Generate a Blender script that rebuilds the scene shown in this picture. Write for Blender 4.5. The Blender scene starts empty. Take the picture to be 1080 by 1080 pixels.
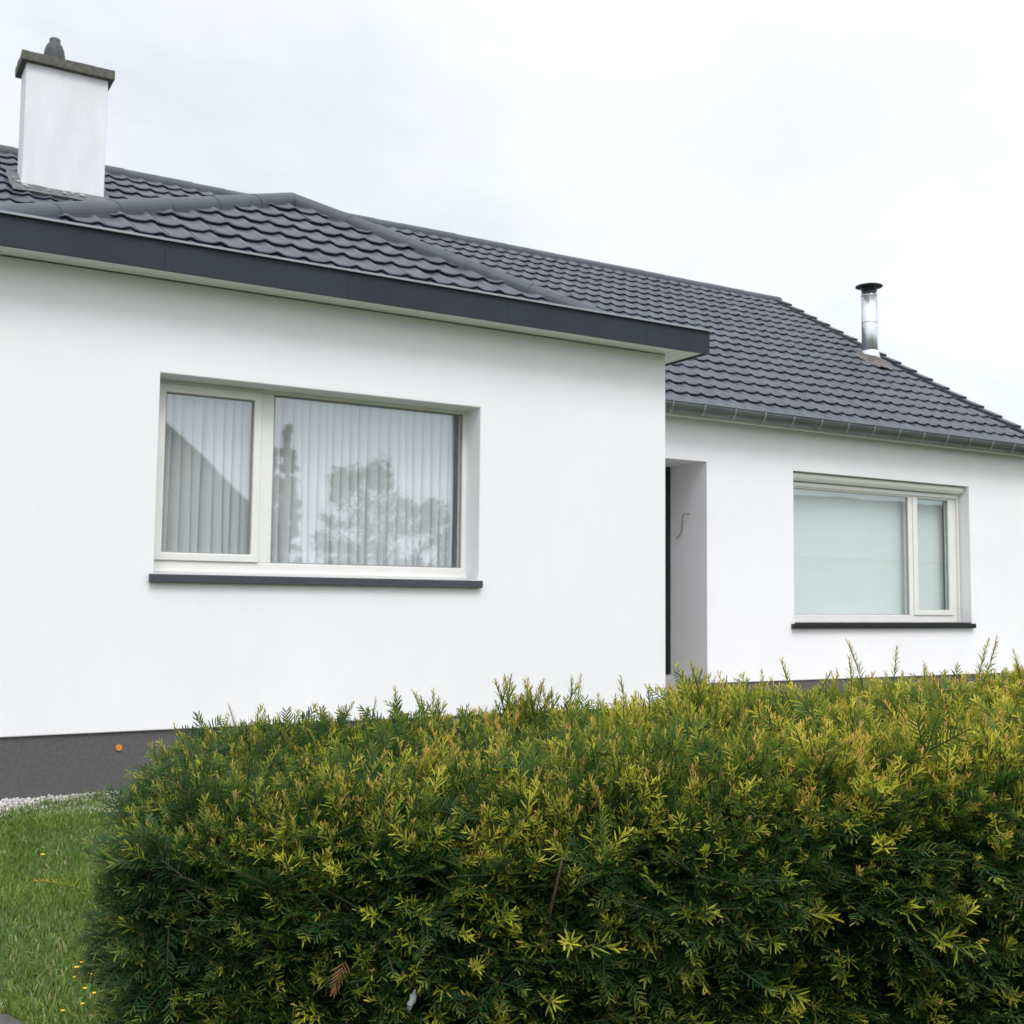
import bpy, bmesh, math, random
import numpy as np
from mathutils import Vector, Matrix, noise as mnoise

random.seed(7)
rng = np.random.default_rng(11)
S = bpy.context.scene
C = S.collection
PI = math.pi

# ------------------------------------------------------------------ camera
CAM = Vector((-5.7467, -7.2241, 1.1596))
YAW, PITCH, ROLL, FPX = 0.5390, 0.0792, 0.0097, 1214.7
fw = Vector((math.sin(YAW)*math.cos(PITCH), math.cos(YAW)*math.cos(PITCH), math.sin(PITCH)))
rt0 = Vector((math.cos(YAW), -math.sin(YAW), 0))
up0 = rt0.cross(fw)
rt = math.cos(ROLL)*rt0 + math.sin(ROLL)*up0
up = -math.sin(ROLL)*rt0 + math.cos(ROLL)*up0
cd = bpy.data.cameras.new('camera')
cam = bpy.data.objects.new('camera', cd); C.objects.link(cam)
M = Matrix(((rt.x, up.x, -fw.x, CAM.x), (rt.y, up.y, -fw.y, CAM.y), (rt.z, up.z, -fw.z, CAM.z), (0, 0, 0, 1)))
cam.matrix_world = M
cd.sensor_width = 36; cd.lens = 36*FPX/1080.0
cd.clip_start = 0.05; cd.clip_end = 2000
cd.dof.use_dof = True; cd.dof.focus_distance = 2.7; cd.dof.aperture_fstop = 13.0
S.camera = cam

# ------------------------------------------------------------------ sky, sun, exposure
SUN = Vector((-0.14, -0.66, 0.90)).normalized()
SUN_EL = math.asin(SUN.z); SUN_ROT = math.atan2(SUN.x, SUN.y)
W = bpy.data.worlds.new('World'); S.world = W; W.use_nodes = True
nt = W.node_tree; nt.nodes.clear()
def wn(t): return nt.nodes.new(t)
out = wn('ShaderNodeOutputWorld'); bg = wn('ShaderNodeBackground'); bg.inputs[1].default_value = 0.12
sky = wn('ShaderNodeTexSky'); sky.sky_type = 'NISHITA'; sky.sun_disc = False
sky.sun_elevation = SUN_EL; sky.sun_rotation = SUN_ROT
sky.air_density = 1.0; sky.dust_density = 2.0; sky.ozone_density = 1.0
tc = wn('ShaderNodeTexCoord'); sep = wn('ShaderNodeSeparateXYZ')
nt.links.new(tc.outputs['Generated'], sep.inputs[0])
def wmath(op, a, b=None, clamp=False):
    n = wn('ShaderNodeMath'); n.operation = op; n.use_clamp = clamp
    for i, v in enumerate((a, b)):
        if v is None: continue
        if isinstance(v, (int, float)): n.inputs[i].default_value = v
        else: nt.links.new(v, n.inputs[i])
    return n.outputs[0]
zc = wmath('MAXIMUM', sep.outputs[2], 0.0)
den = wmath('ADD', zc, 0.35)
cx_ = wmath('DIVIDE', sep.outputs[0], den); cy_ = wmath('DIVIDE', sep.outputs[1], den)
cmb = wn('ShaderNodeCombineXYZ'); nt.links.new(cx_, cmb.inputs[0]); nt.links.new(cy_, cmb.inputs[1])
n1 = wn('ShaderNodeTexNoise'); n1.inputs['Scale'].default_value = 1.35; n1.inputs['Detail'].default_value = 7; n1.inputs['Roughness'].default_value = 0.55
n1.inputs['Distortion'].default_value = 0.35
mp = wn('ShaderNodeMapping'); mp.inputs['Location'].default_value = (7.7, 2.9, 0.0)
nt.links.new(cmb.outputs[0], mp.inputs[0]); nt.links.new(mp.outputs[0], n1.inputs['Vector'])
cov = wn('ShaderNodeMapRange'); cov.interpolation_type = 'SMOOTHSTEP'
cov.inputs['From Min'].default_value = 0.30; cov.inputs['From Max'].default_value = 0.52
nt.links.new(n1.outputs['Fac'], cov.inputs['Value'])
cov.inputs['To Min'].default_value = 0.80; cov.inputs['To Max'].default_value = 1.0
# cloud brightness grows towards the zenith, with darker and lighter banks
n2 = wn('ShaderNodeTexNoise'); n2.inputs['Scale'].default_value = 2.6; n2.inputs['Detail'].default_value = 6
nt.links.new(mp.outputs[0], n2.inputs['Vector'])
bank = wn('ShaderNodeMapRange'); bank.inputs['From Min'].default_value = 0.35; bank.inputs['From Max'].default_value = 0.65
bank.inputs['To Min'].default_value = 0.95; bank.inputs['To Max'].default_value = 1.07
nt.links.new(n2.outputs['Fac'], bank.inputs['Value'])
CLOUD = 6.9
lum = wmath('MULTIPLY', wmath('ADD', wmath('MULTIPLY', wmath('MAXIMUM', wmath('SUBTRACT', zc, 0.42), 0.0), 1.15), 1.13), bank.outputs[0])
lum = wmath('MULTIPLY', lum, wmath('SUBTRACT', 1.0, wmath('MULTIPLY', sep.outputs[1], 0.27)))   # brighter on the sun's side
lum = wmath('MULTIPLY', lum, CLOUD)
ccol = wn('ShaderNodeVectorMath'); ccol.operation = 'SCALE'; ccol.inputs[0].default_value = (0.955, 0.992, 1.05)
nt.links.new(lum, ccol.inputs['Scale'])
skyk = wn('ShaderNodeVectorMath'); skyk.operation = 'SCALE'; skyk.inputs['Scale'].default_value = 1.0
nt.links.new(sky.outputs[0], skyk.inputs[0])
mix = wn('ShaderNodeMix'); mix.data_type = 'RGBA'
nt.links.new(cov.outputs[0], mix.inputs['Factor']); nt.links.new(skyk.outputs[0], mix.inputs['A']); nt.links.new(ccol.outputs[0], mix.inputs['B'])
nt.links.new(mix.outputs['Result'], bg.inputs[0]); nt.links.new(bg.outputs[0], out.inputs[0])

sd = bpy.data.lights.new('sun', 'SUN'); sd.energy = 1.2; sd.angle = math.radians(24); sd.color = (1.0, 0.98, 0.95)
sun = bpy.data.objects.new('sun', sd); C.objects.link(sun)
sun.rotation_euler = SUN.to_track_quat('Z', 'Y').to_euler(); sun.location = (0, -5, 30)
S.view_settings.view_transform = 'Standard'; S.view_settings.look = 'None'
S.view_settings.exposure = 0.42; S.view_settings.gamma = 1.0; S.view_settings.use_curve_mapping = False
S.cycles.max_bounces = 8; S.cycles.transparent_max_bounces = 12
S.cycles.use_denoising = True

# ------------------------------------------------------------------ materials
def newmat(name):
    m = bpy.data.materials.new(name); m.use_nodes = True
    t = m.node_tree; b = t.nodes['Principled BSDF']
    return m, t, b
def objnoise(t, scale, detail=4, rough=0.55, coord='Object', stretch=None):
    tcn = t.nodes.new('ShaderNodeTexCoord'); n = t.nodes.new('ShaderNodeTexNoise')
    n.inputs['Scale'].default_value = scale; n.inputs['Detail'].default_value = detail; n.inputs['Roughness'].default_value = rough
    if stretch:
        mpn = t.nodes.new('ShaderNodeMapping'); mpn.inputs['Scale'].default_value = stretch
        t.links.new(tcn.outputs[coord], mpn.inputs[0]); t.links.new(mpn.outputs[0], n.inputs['Vector'])
    else:
        t.links.new(tcn.outputs[coord], n.inputs['Vector'])
    return n.outputs['Fac']
def ramp(t, fac, stops):
    r = t.nodes.new('ShaderNodeValToRGB'); e = r.color_ramp.elements
    while len(e) < len(stops): e.new(0.5)
    for k, (p, c) in enumerate(stops):
        e[k].position = p; e[k].color = (*c, 1)
    t.links.new(fac, r.inputs[0]); return r.outputs[0]
def bump(t, b, h, strength, dist):
    n = t.nodes.new('ShaderNodeBump'); n.inputs['Strength'].default_value = strength; n.inputs['Distance'].default_value = dist
    t.links.new(h, n.inputs['Height']); t.links.new(n.outputs[0], b.inputs['Normal'])
def simple(name, col, rough=0.5, metal=0.0, var=0.12, scale=6.0, bscale=None, bdist=0.002, bstr=0.4, spec=0.5, stretch=None):
    m, t, b = newmat(name)
    f = objnoise(t, scale, 6, 0.6, stretch=stretch)
    lo = tuple(c*(1-var) for c in col); hi = tuple(min(1, c*(1+var)) for c in col)
    t.links.new(ramp(t, f, [(0.3, lo), (0.7, hi)]), b.inputs['Base Color'])
    b.inputs['Roughness'].default_value = rough; b.inputs['Metallic'].default_value = metal
    b.inputs['Specular IOR Level'].default_value = spec
    if bscale: bump(t, b, objnoise(t, bscale, 5, 0.6), bstr, bdist)
    return m
def mixcol(t, fac, a, bcol):
    n = t.nodes.new('ShaderNodeMix'); n.data_type = 'RGBA'
    for sock, v in (('A', a), ('B', bcol)):
        if isinstance(v, tuple): n.inputs[sock].default_value = (*v, 1)
        else: t.links.new(v, n.inputs[sock])
    if isinstance(fac, float): n.inputs['Factor'].default_value = fac
    else: t.links.new(fac, n.inputs['Factor'])
    return n.outputs['Result']

# white render: fine grain, faint weather streaks
STUCCO, t, b = newmat('white_render')
f1 = objnoise(t, 0.9, 5, 0.6); f2 = objnoise(t, 7, 5, 0.65, stretch=(1, 1, 0.25))
base = ramp(t, f1, [(0.3, (0.815, 0.803, 0.825)), (0.7, (0.862, 0.850, 0.868))])
st = ramp(t, f2, [(0.35, (0.985, 0.985, 0.982)), (0.65, (1, 1, 1))])
mm = t.nodes.new('ShaderNodeMix'); mm.data_type = 'RGBA'; mm.blend_type = 'MULTIPLY'; mm.inputs['Factor'].default_value = 1
t.links.new(base, mm.inputs['A']); t.links.new(st, mm.inputs['B']); t.links.new(mm.outputs['Result'], b.inputs['Base Color'])
b.inputs['Roughness'].default_value = 0.92; b.inputs['Specular IOR Level'].default_value = 0.2
bump(t, b, objnoise(t, 130, 4, 0.7), 0.55, 0.004)

CHIMW = simple('weathered_white_render', (0.68, 0.675, 0.69), 0.92, var=0.07, scale=5, bscale=110, bdist=0.004, spec=0.2, stretch=(1, 1, 0.3))
PLINTH = simple('grey_plinth_render', (0.108, 0.104, 0.104), 0.9, var=0.16, scale=75, bscale=90, bdist=0.004, bstr=0.6, spec=0.2)
TILE, t, b = newmat('dark_concrete_tile')
at = t.nodes.new('ShaderNodeAttribute'); at.attribute_name = 'tone'
f = objnoise(t, 3.0, 6, 0.6)
tcol = ramp(t, f, [(0.25, (0.047, 0.053, 0.070)), (0.75, (0.070, 0.077, 0.099))])
hsv = t.nodes.new('ShaderNodeHueSaturation'); t.links.new(tcol, hsv.inputs['Color']); t.links.new(at.outputs['Fac'], hsv.inputs['Value'])
t.links.new(hsv.outputs[0], b.inputs['Base Color']); b.inputs['Roughness'].default_value = 0.5
b.inputs['Specular IOR Level'].default_value = 0.5
bump(t, b, objnoise(t, 160, 3, 0.6), 0.25, 0.002)
CAPM = simple('dark_ridge_tile', (0.047, 0.054, 0.070), 0.55, var=0.2, scale=4, bscale=120, bdist=0.002)
FASC = simple('anthracite_fascia', (0.020, 0.025, 0.035), 0.55, var=0.15, scale=3, spec=0.3, stretch=(1, 1, 0.3))
ZINC = simple('zinc_gutter', (0.15, 0.16, 0.17), 0.42, 0.7, var=0.25, scale=5, stretch=(0.4, 1, 3))
BRKT = simple('zinc_bracket', (0.36, 0.37, 0.38), 0.4, 0.6, var=0.1)
LIP = simple('grey_metal_edge', (0.27, 0.29, 0.30), 0.35, 0.6, var=0.1)
PVC = simple('cream_frame', (0.78, 0.77, 0.73), 0.35, var=0.03)
PVCW = simple('white_soffit', (0.80, 0.80, 0.79), 0.45, var=0.03)
BLACK = simple('black_door_paint', (0.012, 0.012, 0.014), 0.35, var=0.2)
SILLG = simple('anthracite_sill', (0.05, 0.055, 0.068), 0.5, var=0.12, scale=8)
SILLB = simple('black_stone_sill', (0.012, 0.012, 0.014), 0.3, var=0.2, scale=30)
STONE = simple('grey_step_stone', (0.33, 0.32, 0.30), 0.8, var=0.25, scale=12, bscale=60)
LEAD = simple('lead_flashing', (0.115, 0.115, 0.12), 0.75, 0.1, var=0.35, scale=14, bscale=30, bdist=0.01)
LEADB = simple('weathered_lead_apron', (0.105, 0.095, 0.088), 0.8, 0.0, var=0.35, scale=10, bscale=30, bdist=0.008)
MORTAR = simple('white_mortar', (0.6, 0.59, 0.56), 0.9, var=0.2, scale=30)
STEEL = simple('galvanised_steel', (0.62, 0.64, 0.66), 0.33, 1.0, var=0.10, scale=9, stretch=(1, 1, 0.15))
DARKM = simple('dark_metal_cowl', (0.02, 0.02, 0.022), 0.5, 0.0)
CONC, t, b = newmat('mossy_concrete')
f = objnoise(t, 22, 6, 0.65); g = objnoise(t, 5, 5, 0.6)
cc = ramp(t, f, [(0.3, (0.05, 0.048, 0.042)), (0.7, (0.16, 0.15, 0.13))])
t.links.new(mixcol(t, ramp(t, g, [(0.45, (0, 0, 0)), (0.7, (0.35, 0.35, 0.35))]), cc, (0.10, 0.105, 0.055)), b.inputs['Base Color'])
b.inputs['Roughness'].default_value = 0.95; bump(t, b, f, 0.7, 0.012)
POTM = simple('dark_clay_pot', (0.045, 0.047, 0.055), 0.6, var=0.2)
ROOM = simple('room_paint', (0.72, 0.71, 0.69), 0.9, var=0.06)
ORANGE = simple('orange_plastic', (0.55, 0.22, 0.02), 0.5, var=0.15, scale=40)
WIRE = simple('grey_cable', (0.10, 0.10, 0.10), 0.5)

GASK = simple('grey_gasket', (0.30, 0.30, 0.29), 0.6)
GLASS, t, b = newmat('window_glass')
t.nodes.remove(b); o_ = t.nodes['Material Output']
tr = t.nodes.new('ShaderNodeBsdfTransparent'); tr.inputs[0].default_value = (0.975, 0.99, 0.985, 1)
gl = t.nodes.new('ShaderNodeBsdfGlossy'); gl.inputs['Roughness'].default_value = 0.020; gl.inputs[0].default_value = (0.88, 0.95, 1, 1)
lw = t.nodes.new('ShaderNodeLayerWeight'); lw.inputs[0].default_value = 0.5       # Schlick reflectance, the same from both sides
pw = t.nodes.new('ShaderNodeMath'); pw.operation = 'POWER'; t.links.new(lw.outputs['Facing'], pw.inputs[0]); pw.inputs[1].default_value = 5
fr = t.nodes.new('ShaderNodeMath'); fr.operation = 'MULTIPLY_ADD'; t.links.new(pw.outputs[0], fr.inputs[0]); fr.inputs[1].default_value = 0.91; fr.inputs[2].default_value = 0.105
ms = t.nodes.new('ShaderNodeMixShader'); t.links.new(fr.outputs[0], ms.inputs[0]); t.links.new(tr.outputs[0], ms.inputs[1]); t.links.new(gl.outputs[0], ms.inputs[2])
# float glass is never perfectly flat: a very gentle waviness
nb = t.nodes.new('ShaderNodeBump'); nb.inputs['Strength'].default_value = 0.05; nb.inputs['Distance'].default_value = 0.01
t.links.new(objnoise(t, 2.5, 1), nb.inputs['Height']); t.links.new(nb.outputs[0], gl.inputs['Normal'])
t.links.new(ms.outputs[0], o_.inputs[0])

CURT, t, b = newmat('net_curtain_cloth')
o_ = t.nodes['Material Output']
b.inputs['Roughness'].default_value = 0.9; b.inputs['Specular IOR Level'].default_value = 0.1
t.links.new(ramp(t, objnoise(t, 300, 2), [(0.3, (0.88, 0.90, 0.91)), (0.7, (0.93, 0.94, 0.95))]), b.inputs['Base Color'])
tl = t.nodes.new('ShaderNodeBsdfTranslucent'); tl.inputs[0].default_value = (0.8, 0.82, 0.82, 1)
tp = t.nodes.new('ShaderNodeBsdfTransparent')
m1 = t.nodes.new('ShaderNodeMixShader'); m1.inputs[0].default_value = 0.25
t.links.new(b.outputs[0], m1.inputs[1]); t.links.new(tl.outputs[0], m1.inputs[2])
m2 = t.nodes.new('ShaderNodeMixShader'); m2.inputs[0].default_value = 0.06
t.links.new(m1.outputs[0], m2.inputs[1]); t.links.new(tp.outputs[0], m2.inputs[2])
t.links.new(m2.outputs[0], o_.inputs[0])
BLIND = simple('pale_blind_cloth', (0.85, 0.905, 0.895), 0.85, var=0.02, scale=3)

# ------------------------------------------------------------------ mesh helpers
def link_mesh(name, bm, mat, parent=None, smooth=False, bevel=0.0, loc=None):
    me = bpy.data.meshes.new(name)
    bmesh.ops.recalc_face_normals(bm, faces=bm.faces)
    bm.to_mesh(me); bm.free()
    if mat: me.materials.append(mat)
    if smooth:
        for p in me.polygons: p.use_smooth = True
    o = bpy.data.objects.new(name, me); C.objects.link(o)
    if parent: o.parent = parent
    if loc: o.location = loc
    if bevel:
        md = o.modifiers.new('bevel', 'BEVEL'); md.width = bevel; md.segments = 2; md.limit_method = 'ANGLE'; md.angle_limit = math.radians(50)
    return o
def add_box(bm, x0, x1, y0, y1, z0, z1):
    vs = [bm.verts.new(p) for p in ((x0,y0,z0),(x1,y0,z0),(x1,y1,z0),(x0,y1,z0),(x0,y0,z1),(x1,y0,z1),(x1,y1,z1),(x0,y1,z1))]
    for f in ((0,3,2,1),(4,5,6,7),(0,1,5,4),(1,2,6,5),(2,3,7,6),(3,0,4,7)): bm.faces.new([vs[i] for i in f])
def box(name, x0, x1, y0, y1, z0, z1, mat, parent=None, bevel=0.0):
    bm = bmesh.new(); add_box(bm, x0, x1, y0, y1, z0, z1); return link_mesh(name, bm, mat, parent, bevel=bevel)
def prism(bm, poly, off):
    """extrude polygon (list of Vector) by vector off"""
    a = [bm.verts.new(p) for p in poly]; c = [bm.verts.new(Vector(p)+Vector(off)) for p in poly]
    bm.faces.new(a); bm.faces.new(c[::-1]); n = len(a)
    for i in range(n): bm.faces.new((a[i], c[i], c[(i+1) % n], a[(i+1) % n]))
def ring(bm, x0, x1, z0, z1, wl, wr, wb, wt, y0, y1):
    """rectangular frame made as one closed ring (no overlapping faces)"""
    o = [(x0,z0),(x1,z0),(x1,z1),(x0,z1)]; i = [(x0+wl,z0+wb),(x1-wr,z0+wb),(x1-wr,z1-wt),(x0+wl,z1-wt)]
    V = lambda p, y: bm.verts.new((p[0], y, p[1]))
    of=[V(p,y0) for p in o]; inf=[V(p,y0) for p in i]; ob=[V(p,y1) for p in o]; ib=[V(p,y1) for p in i]
    for k in range(4):
        n=(k+1)%4
        bm.faces.new((of[k],of[n],inf[n],inf[k])); bm.faces.new((ob[n],ob[k],ib[k],ib[n]))
        bm.faces.new((of[n],of[k],ob[k],ob[n])); bm.faces.new((inf[k],inf[n],ib[n],ib[k]))
def wall_grid(bm, xs, zs, holes, y0, y1):
    nx, nz = len(xs)-1, len(zs)-1
    solid = lambda i, k: 0 <= i < nx and 0 <= k < nz and (i, k) not in holes
    vf = {}
    def V(i, k, y):
        key = (i, k, y)
        if key not in vf: vf[key] = bm.verts.new((xs[i], y, zs[k]))
        return vf[key]
    for i in range(nx):
        for k in range(nz):
            if not solid(i, k): continue
            bm.faces.new((V(i,k,y0),V(i+1,k,y0),V(i+1,k+1,y0),V(i,k+1,y0)))
            bm.faces.new((V(i,k,y1),V(i,k+1,y1),V(i+1,k+1,y1),V(i+1,k,y1)))
            if not solid(i-1,k): bm.faces.new((V(i,k,y0),V(i,k+1,y0),V(i,k+1,y1),V(i,k,y1)))
            if not solid(i+1,k): bm.faces.new((V(i+1,k,y0),V(i+1,k,y1),V(i+1,k+1,y1),V(i+1,k+1,y0)))
            if not solid(i,k-1): bm.faces.new((V(i,k,y0),V(i,k,y1),V(i+1,k,y1),V(i+1,k,y0)))
            if not solid(i,k+1): bm.faces.new((V(i,k+1,y0),V(i+1,k+1,y0),V(i+1,k+1,y1),V(i,k+1,y1)))
def lathe(bm, prof, cx, cy, seg=32, cap=True):
    rows = []
    for r, z in prof:
        rows.append([bm.verts.new((cx+r*math.cos(2*PI*k/seg), cy+r*math.sin(2*PI*k/seg), z)) for k in range(seg)])
    for a, c in zip(rows[:-1], rows[1:]):
        for k in range(seg): bm.faces.new((a[k], a[(k+1)%seg], c[(k+1)%seg], c[k]))
    if cap: bm.faces.new(rows[0][::-1]); bm.faces.new(rows[-1])
def tube(bm, pts, rad, seg=8):
    pts = [Vector(p) for p in pts]; rows = []
    for i, p in enumerate(pts):
        d = (pts[min(i+1, len(pts)-1)]-pts[max(i-1, 0)]).normalized()
        a = d.orthogonal().normalized() if i == 0 else (rows_a - d*rows_a.dot(d)).normalized()
        rows_a = a; bb = d.cross(a); r = rad[i] if isinstance(rad, (list, tuple)) else rad
        rows.append([bm.verts.new(p + r*(math.cos(2*PI*k/seg)*a + math.sin(2*PI*k/seg)*bb)) for k in range(seg)])
    for a, c in zip(rows[:-1], rows[1:]):
        for k in range(seg): bm.faces.new((a[k], a[(k+1)%seg], c[(k+1)%seg], c[k]))
    bm.faces.new(rows[0][::-1]); bm.faces.new(rows[-1])
def np_mesh(name, V, F, mat, parent=None, attrs=None, smooth=False):
    """V (n,3); F list of (k-sided index arrays)"""
    me = bpy.data.meshes.new(name)
    nl = sum(f.size for f in F); npoly = sum(len(f) for f in F)
    me.vertices.add(len(V)); me.vertices.foreach_set('co', np.ascontiguousarray(V, dtype=np.float32).ravel())
    me.loops.add(nl); me.polygons.add(npoly)
    me.loops.foreach_set('vertex_index', np.concatenate([f.ravel() for f in F]).astype(np.int32))
    starts = []; s0 = 0
    for f in F:
        starts.append(s0 + np.arange(len(f))*f.shape[1]); s0 += f.size
    me.polygons.foreach_set('loop_start', np.concatenate(starts).astype(np.int32))
    me.update(calc_edges=True)
    if smooth: me.polygons.foreach_set('use_smooth', np.ones(npoly, dtype=bool))
    for k, a in (attrs or {}).items():
        at = me.attributes.new(k, 'FLOAT', 'POINT'); at.data.foreach_set('value', a.astype(np.float32))
    if mat: me.materials.append(mat)
    o = bpy.data.objects.new(name, me); C.objects.link(o)
    if parent: o.parent = parent
    return o
def empty(name, loc=(0, 0, 0)):
    o = bpy.data.objects.new(name, None); C.objects.link(o); o.location = loc; o.empty_display_size = 0.2; return o
def tag(o, label=None, cat=None, group=None, kind=None):
    for k, v in (('label', label), ('category', cat), ('group', group), ('kind', kind)):
        if v: o[k] = v
    return o

# ------------------------------------------------------------------ ground
D = 1.941                    # the main facade stands back from the wing by this much
ASPH = simple('old_asphalt', (0.075, 0.072, 0.070), 0.95, var=0.35, scale=40, bscale=150, bdist=0.006, bstr=0.7)
LAWN, t, b = newmat('lawn_soil')
t.links.new(ramp(t, objnoise(t, 9, 6, 0.7), [(0.3, (0.035, 0.065, 0.014)), (0.55, (0.07, 0.11, 0.024)), (0.75, (0.12, 0.115, 0.05))]), b.inputs['Base Color'])
b.inputs['Roughness'].default_value = 1; bump(t, b, objnoise(t, 60, 5, 0.7), 0.8, 0.02)
GROUND, t, b = newmat('meadow_ground')
t.links.new(ramp(t, objnoise(t, 0.5, 8, 0.7), [(0.3, (0.05, 0.075, 0.02)), (0.7, (0.085, 0.11, 0.035))]), b.inputs['Base Color'])
b.inputs['Roughness'].default_value = 1
GRAVELB = simple('gravel_bed', (0.38, 0.35, 0.32), 0.95, var=0.4, scale=45, bscale=70, bdist=0.02)
def sheet(name, poly, z, mat):
    bm = bmesh.new(); bm.faces.new([bm.verts.new((x, y, z)) for x, y in poly])
    o = link_mesh(name, bm, mat); o['kind'] = 'structure'; return o
sheet('ground', [(-900, -900), (900, -900), (900, 900), (-900, 900)], -0.02, GROUND)
sheet('lawn', [(-16, -9.2), (12, -9.2), (12, 1.9), (-16, 1.9)], -0.004, LAWN)
sheet('pavement', [(-9, -9.2), (-4.9, -9.2), (-5.16, -4.0), (-5.19, -3.82), (-5.24, -3.66), (-5.34, -3.56), (-5.6, -3.5), (-9, -3.4)], 0.002, ASPH)
sheet('road', [(-200, -16), (200, -16), (200, -9.9), (-200, -9.9)], -0.004, ASPH)
bm = bmesh.new(); add_box(bm, -60, 60, -9.9, -9.75, -0.1, 0.06)
o = link_mesh('kerb', bm, STONE, bevel=0.01); o['kind'] = 'structure'
sheet('gravel_strip', [(-7, -0.75), (-4.6, -0.62), (0.2, -0.4), (8, 1.3), (8, 1.95), (0.02, 1.95), (0.02, 0.018), (-7, 0.018)], 0.002, GRAVELB)

# ------------------------------------------------------------------ house
house = tag(empty('house', (0, 0, 0)), 'white rendered bungalow with dark tiled roof, two big windows and projecting front wing', 'house')
WX0, WX1, WZ0, WZ1 = -3.992, -1.700, 1.322, 2.575      # wing window opening
ZP = 0.366; ZS = 3.166
XL = -5.60
bm = bmesh.new()
wall_grid(bm, [XL, WX0, WX1, 0.0], [ZP, WZ0, WZ1, ZS], {(1, 1)}, 0.0, 0.30)
wingw = link_mesh('wall', bm, STUCCO, house, bevel=0.006)
bm = bmesh.new(); add_box(bm, -0.30, 0.0, 0.3005, D, ZP, ZS); link_mesh('wall', bm, STUCCO, house)
bm = bmesh.new(); add_box(bm, XL, XL+0.30, 0.3005, D+3, ZP, ZS); link_mesh('wall', bm, STUCCO, house)
DX0, DX1, DZ1 = 0.95, 2.085, 2.647
VX0, VX1, VZ0, VZ1 = 3.309, 6.243, 0.982, 2.640
bm = bmesh.new()
wall_grid(bm, [0.002, DX0, DX1, VX0, VX1, 7.4], [ZP, VZ0, VZ1, DZ1, 3.23], {(1,0),(1,1),(1,2),(3,1)}, D, D+0.30)
link_mesh('wall', bm, STUCCO, house)
# gable end of the main house and its plain back
YR, ZR = 6.6145, 6.18
SL = 0.6146
zroof = lambda y: 3.13 + SL*(y-1.6405)
bm = bmesh.new()
prism(bm, [(7.10, D+0.301, ZP), (7.10, 11.28, ZP), (7.10, 11.28, 3.2), (7.10, YR, zroof(YR)-0.10), (7.10, D+0.301, zroof(D+0.3)-0.10)], (0.299, 0, 0))
link_mesh('wall', bm, STUCCO, house)
bm = bmesh.new(); add_box(bm, -9, 7.099, 11.0, 11.28, ZP, 3.2); link_mesh('wall', bm, STUCCO, house)
bm = bmesh.new(); add_box(bm, -9, XL-0.001, D, D+0.3, ZP, 3.23); link_mesh('wall', bm, STUCCO, house)
# porch recess: jambs and ceiling behind the opening
bm = bmesh.new()
add_box(bm, DX1, DX1+0.2, D+0.3, D+0.75, ZP, 2.9); add_box(bm, DX0-0.2, DX0, D+0.3, D+0.75, ZP, 2.9); add_box(bm, DX0, DX1, D+0.3, D+0.75, DZ1, 2.9)
link_mesh('porch_recess', bm, STUCCO, house)
# plinth, set back 18 mm under the render
bm = bmesh.new(); add_box(bm, XL+0.018, -0.018, 0.018, 0.29, -0.1, ZP-0.001); link_mesh('plinth', bm, PLINTH, house)
bm = bmesh.new(); add_box(bm, -0.29, -0.018, 0.2905, D+0.017, -0.1, ZP-0.001); link_mesh('plinth', bm, PLINTH, house)
bm = bmesh.new(); add_box(bm, -0.017, DX0-0.01, D+0.018, D+0.29, -0.1, ZP-0.001); link_mesh('plinth', bm, PLINTH, house)
bm = bmesh.new(); add_box(bm, DX1+0.01, 7.382, D+0.018, D+0.29, -0.1, ZP-0.001); add_box(bm, 7.1, 7.382, D+0.291, 11.27, -0.1, ZP-0.001); link_mesh('plinth', bm, PLINTH, house)
box('doorstep', DX0, DX1-0.005, D+0.27, D+0.594, -0.1, 0.42, STONE, house, bevel=0.008)
# door (only its edge shows behind the wing corner)
door = box('door', DX0+0.05, DX1-0.05, D+0.598, D+0.645, 0.424, DZ1-0.05, BLACK, house)
bm = bmesh.new(); ring(bm, DX0+0.001, DX1-0.001, 0.424, DZ1-0.001, 0.048, 0.048, 0.0005, 0.048, D+0.594, D+0.67); link_mesh('door_frame', bm, BLACK, door)
bm = bmesh.new(); tube(bm, [(DX0+0.17, D+0.597, 1.0), (DX0+0.17, D+0.55, 1.0), (DX0+0.17, D+0.55, 1.5), (DX0+0.17, D+0.597, 1.5)], 0.013); link_mesh('handle', bm, STEEL, door)
# loose cable end sticking out of the porch jamb
bm = bmesh.new()
tube(bm, [(DX1+0.01, 2.215, 2.13), (DX1-0.03, 2.22, 2.115), (DX1-0.035, 2.26, 2.125), (DX1-0.03, 2.30, 2.09), (DX1-0.02, 2.315, 2.02), (DX1-0.02, 2.325, 1.95), (DX1-0.03, 2.345, 1.895), (DX1-0.025, 2.39, 1.875), (DX1-0.02, 2.42, 1.878)], 0.0045, 6)
link_mesh('loose_cable', bm, WIRE, house, smooth=True)
bm = bmesh.new(); bmesh.ops.create_cone(bm, cap_ends=True, segments=24, radius1=0.020, radius2=0.018, depth=0.010, matrix=Matrix.Translation((-4.159, 0.0135, 0.27)) @ Matrix.Rotation(PI/2, 4, 'X'))
o = link_mesh('wall_plug', bm, ORANGE, house); o['label'] = 'small round orange plug in the dark grey plinth'

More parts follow.
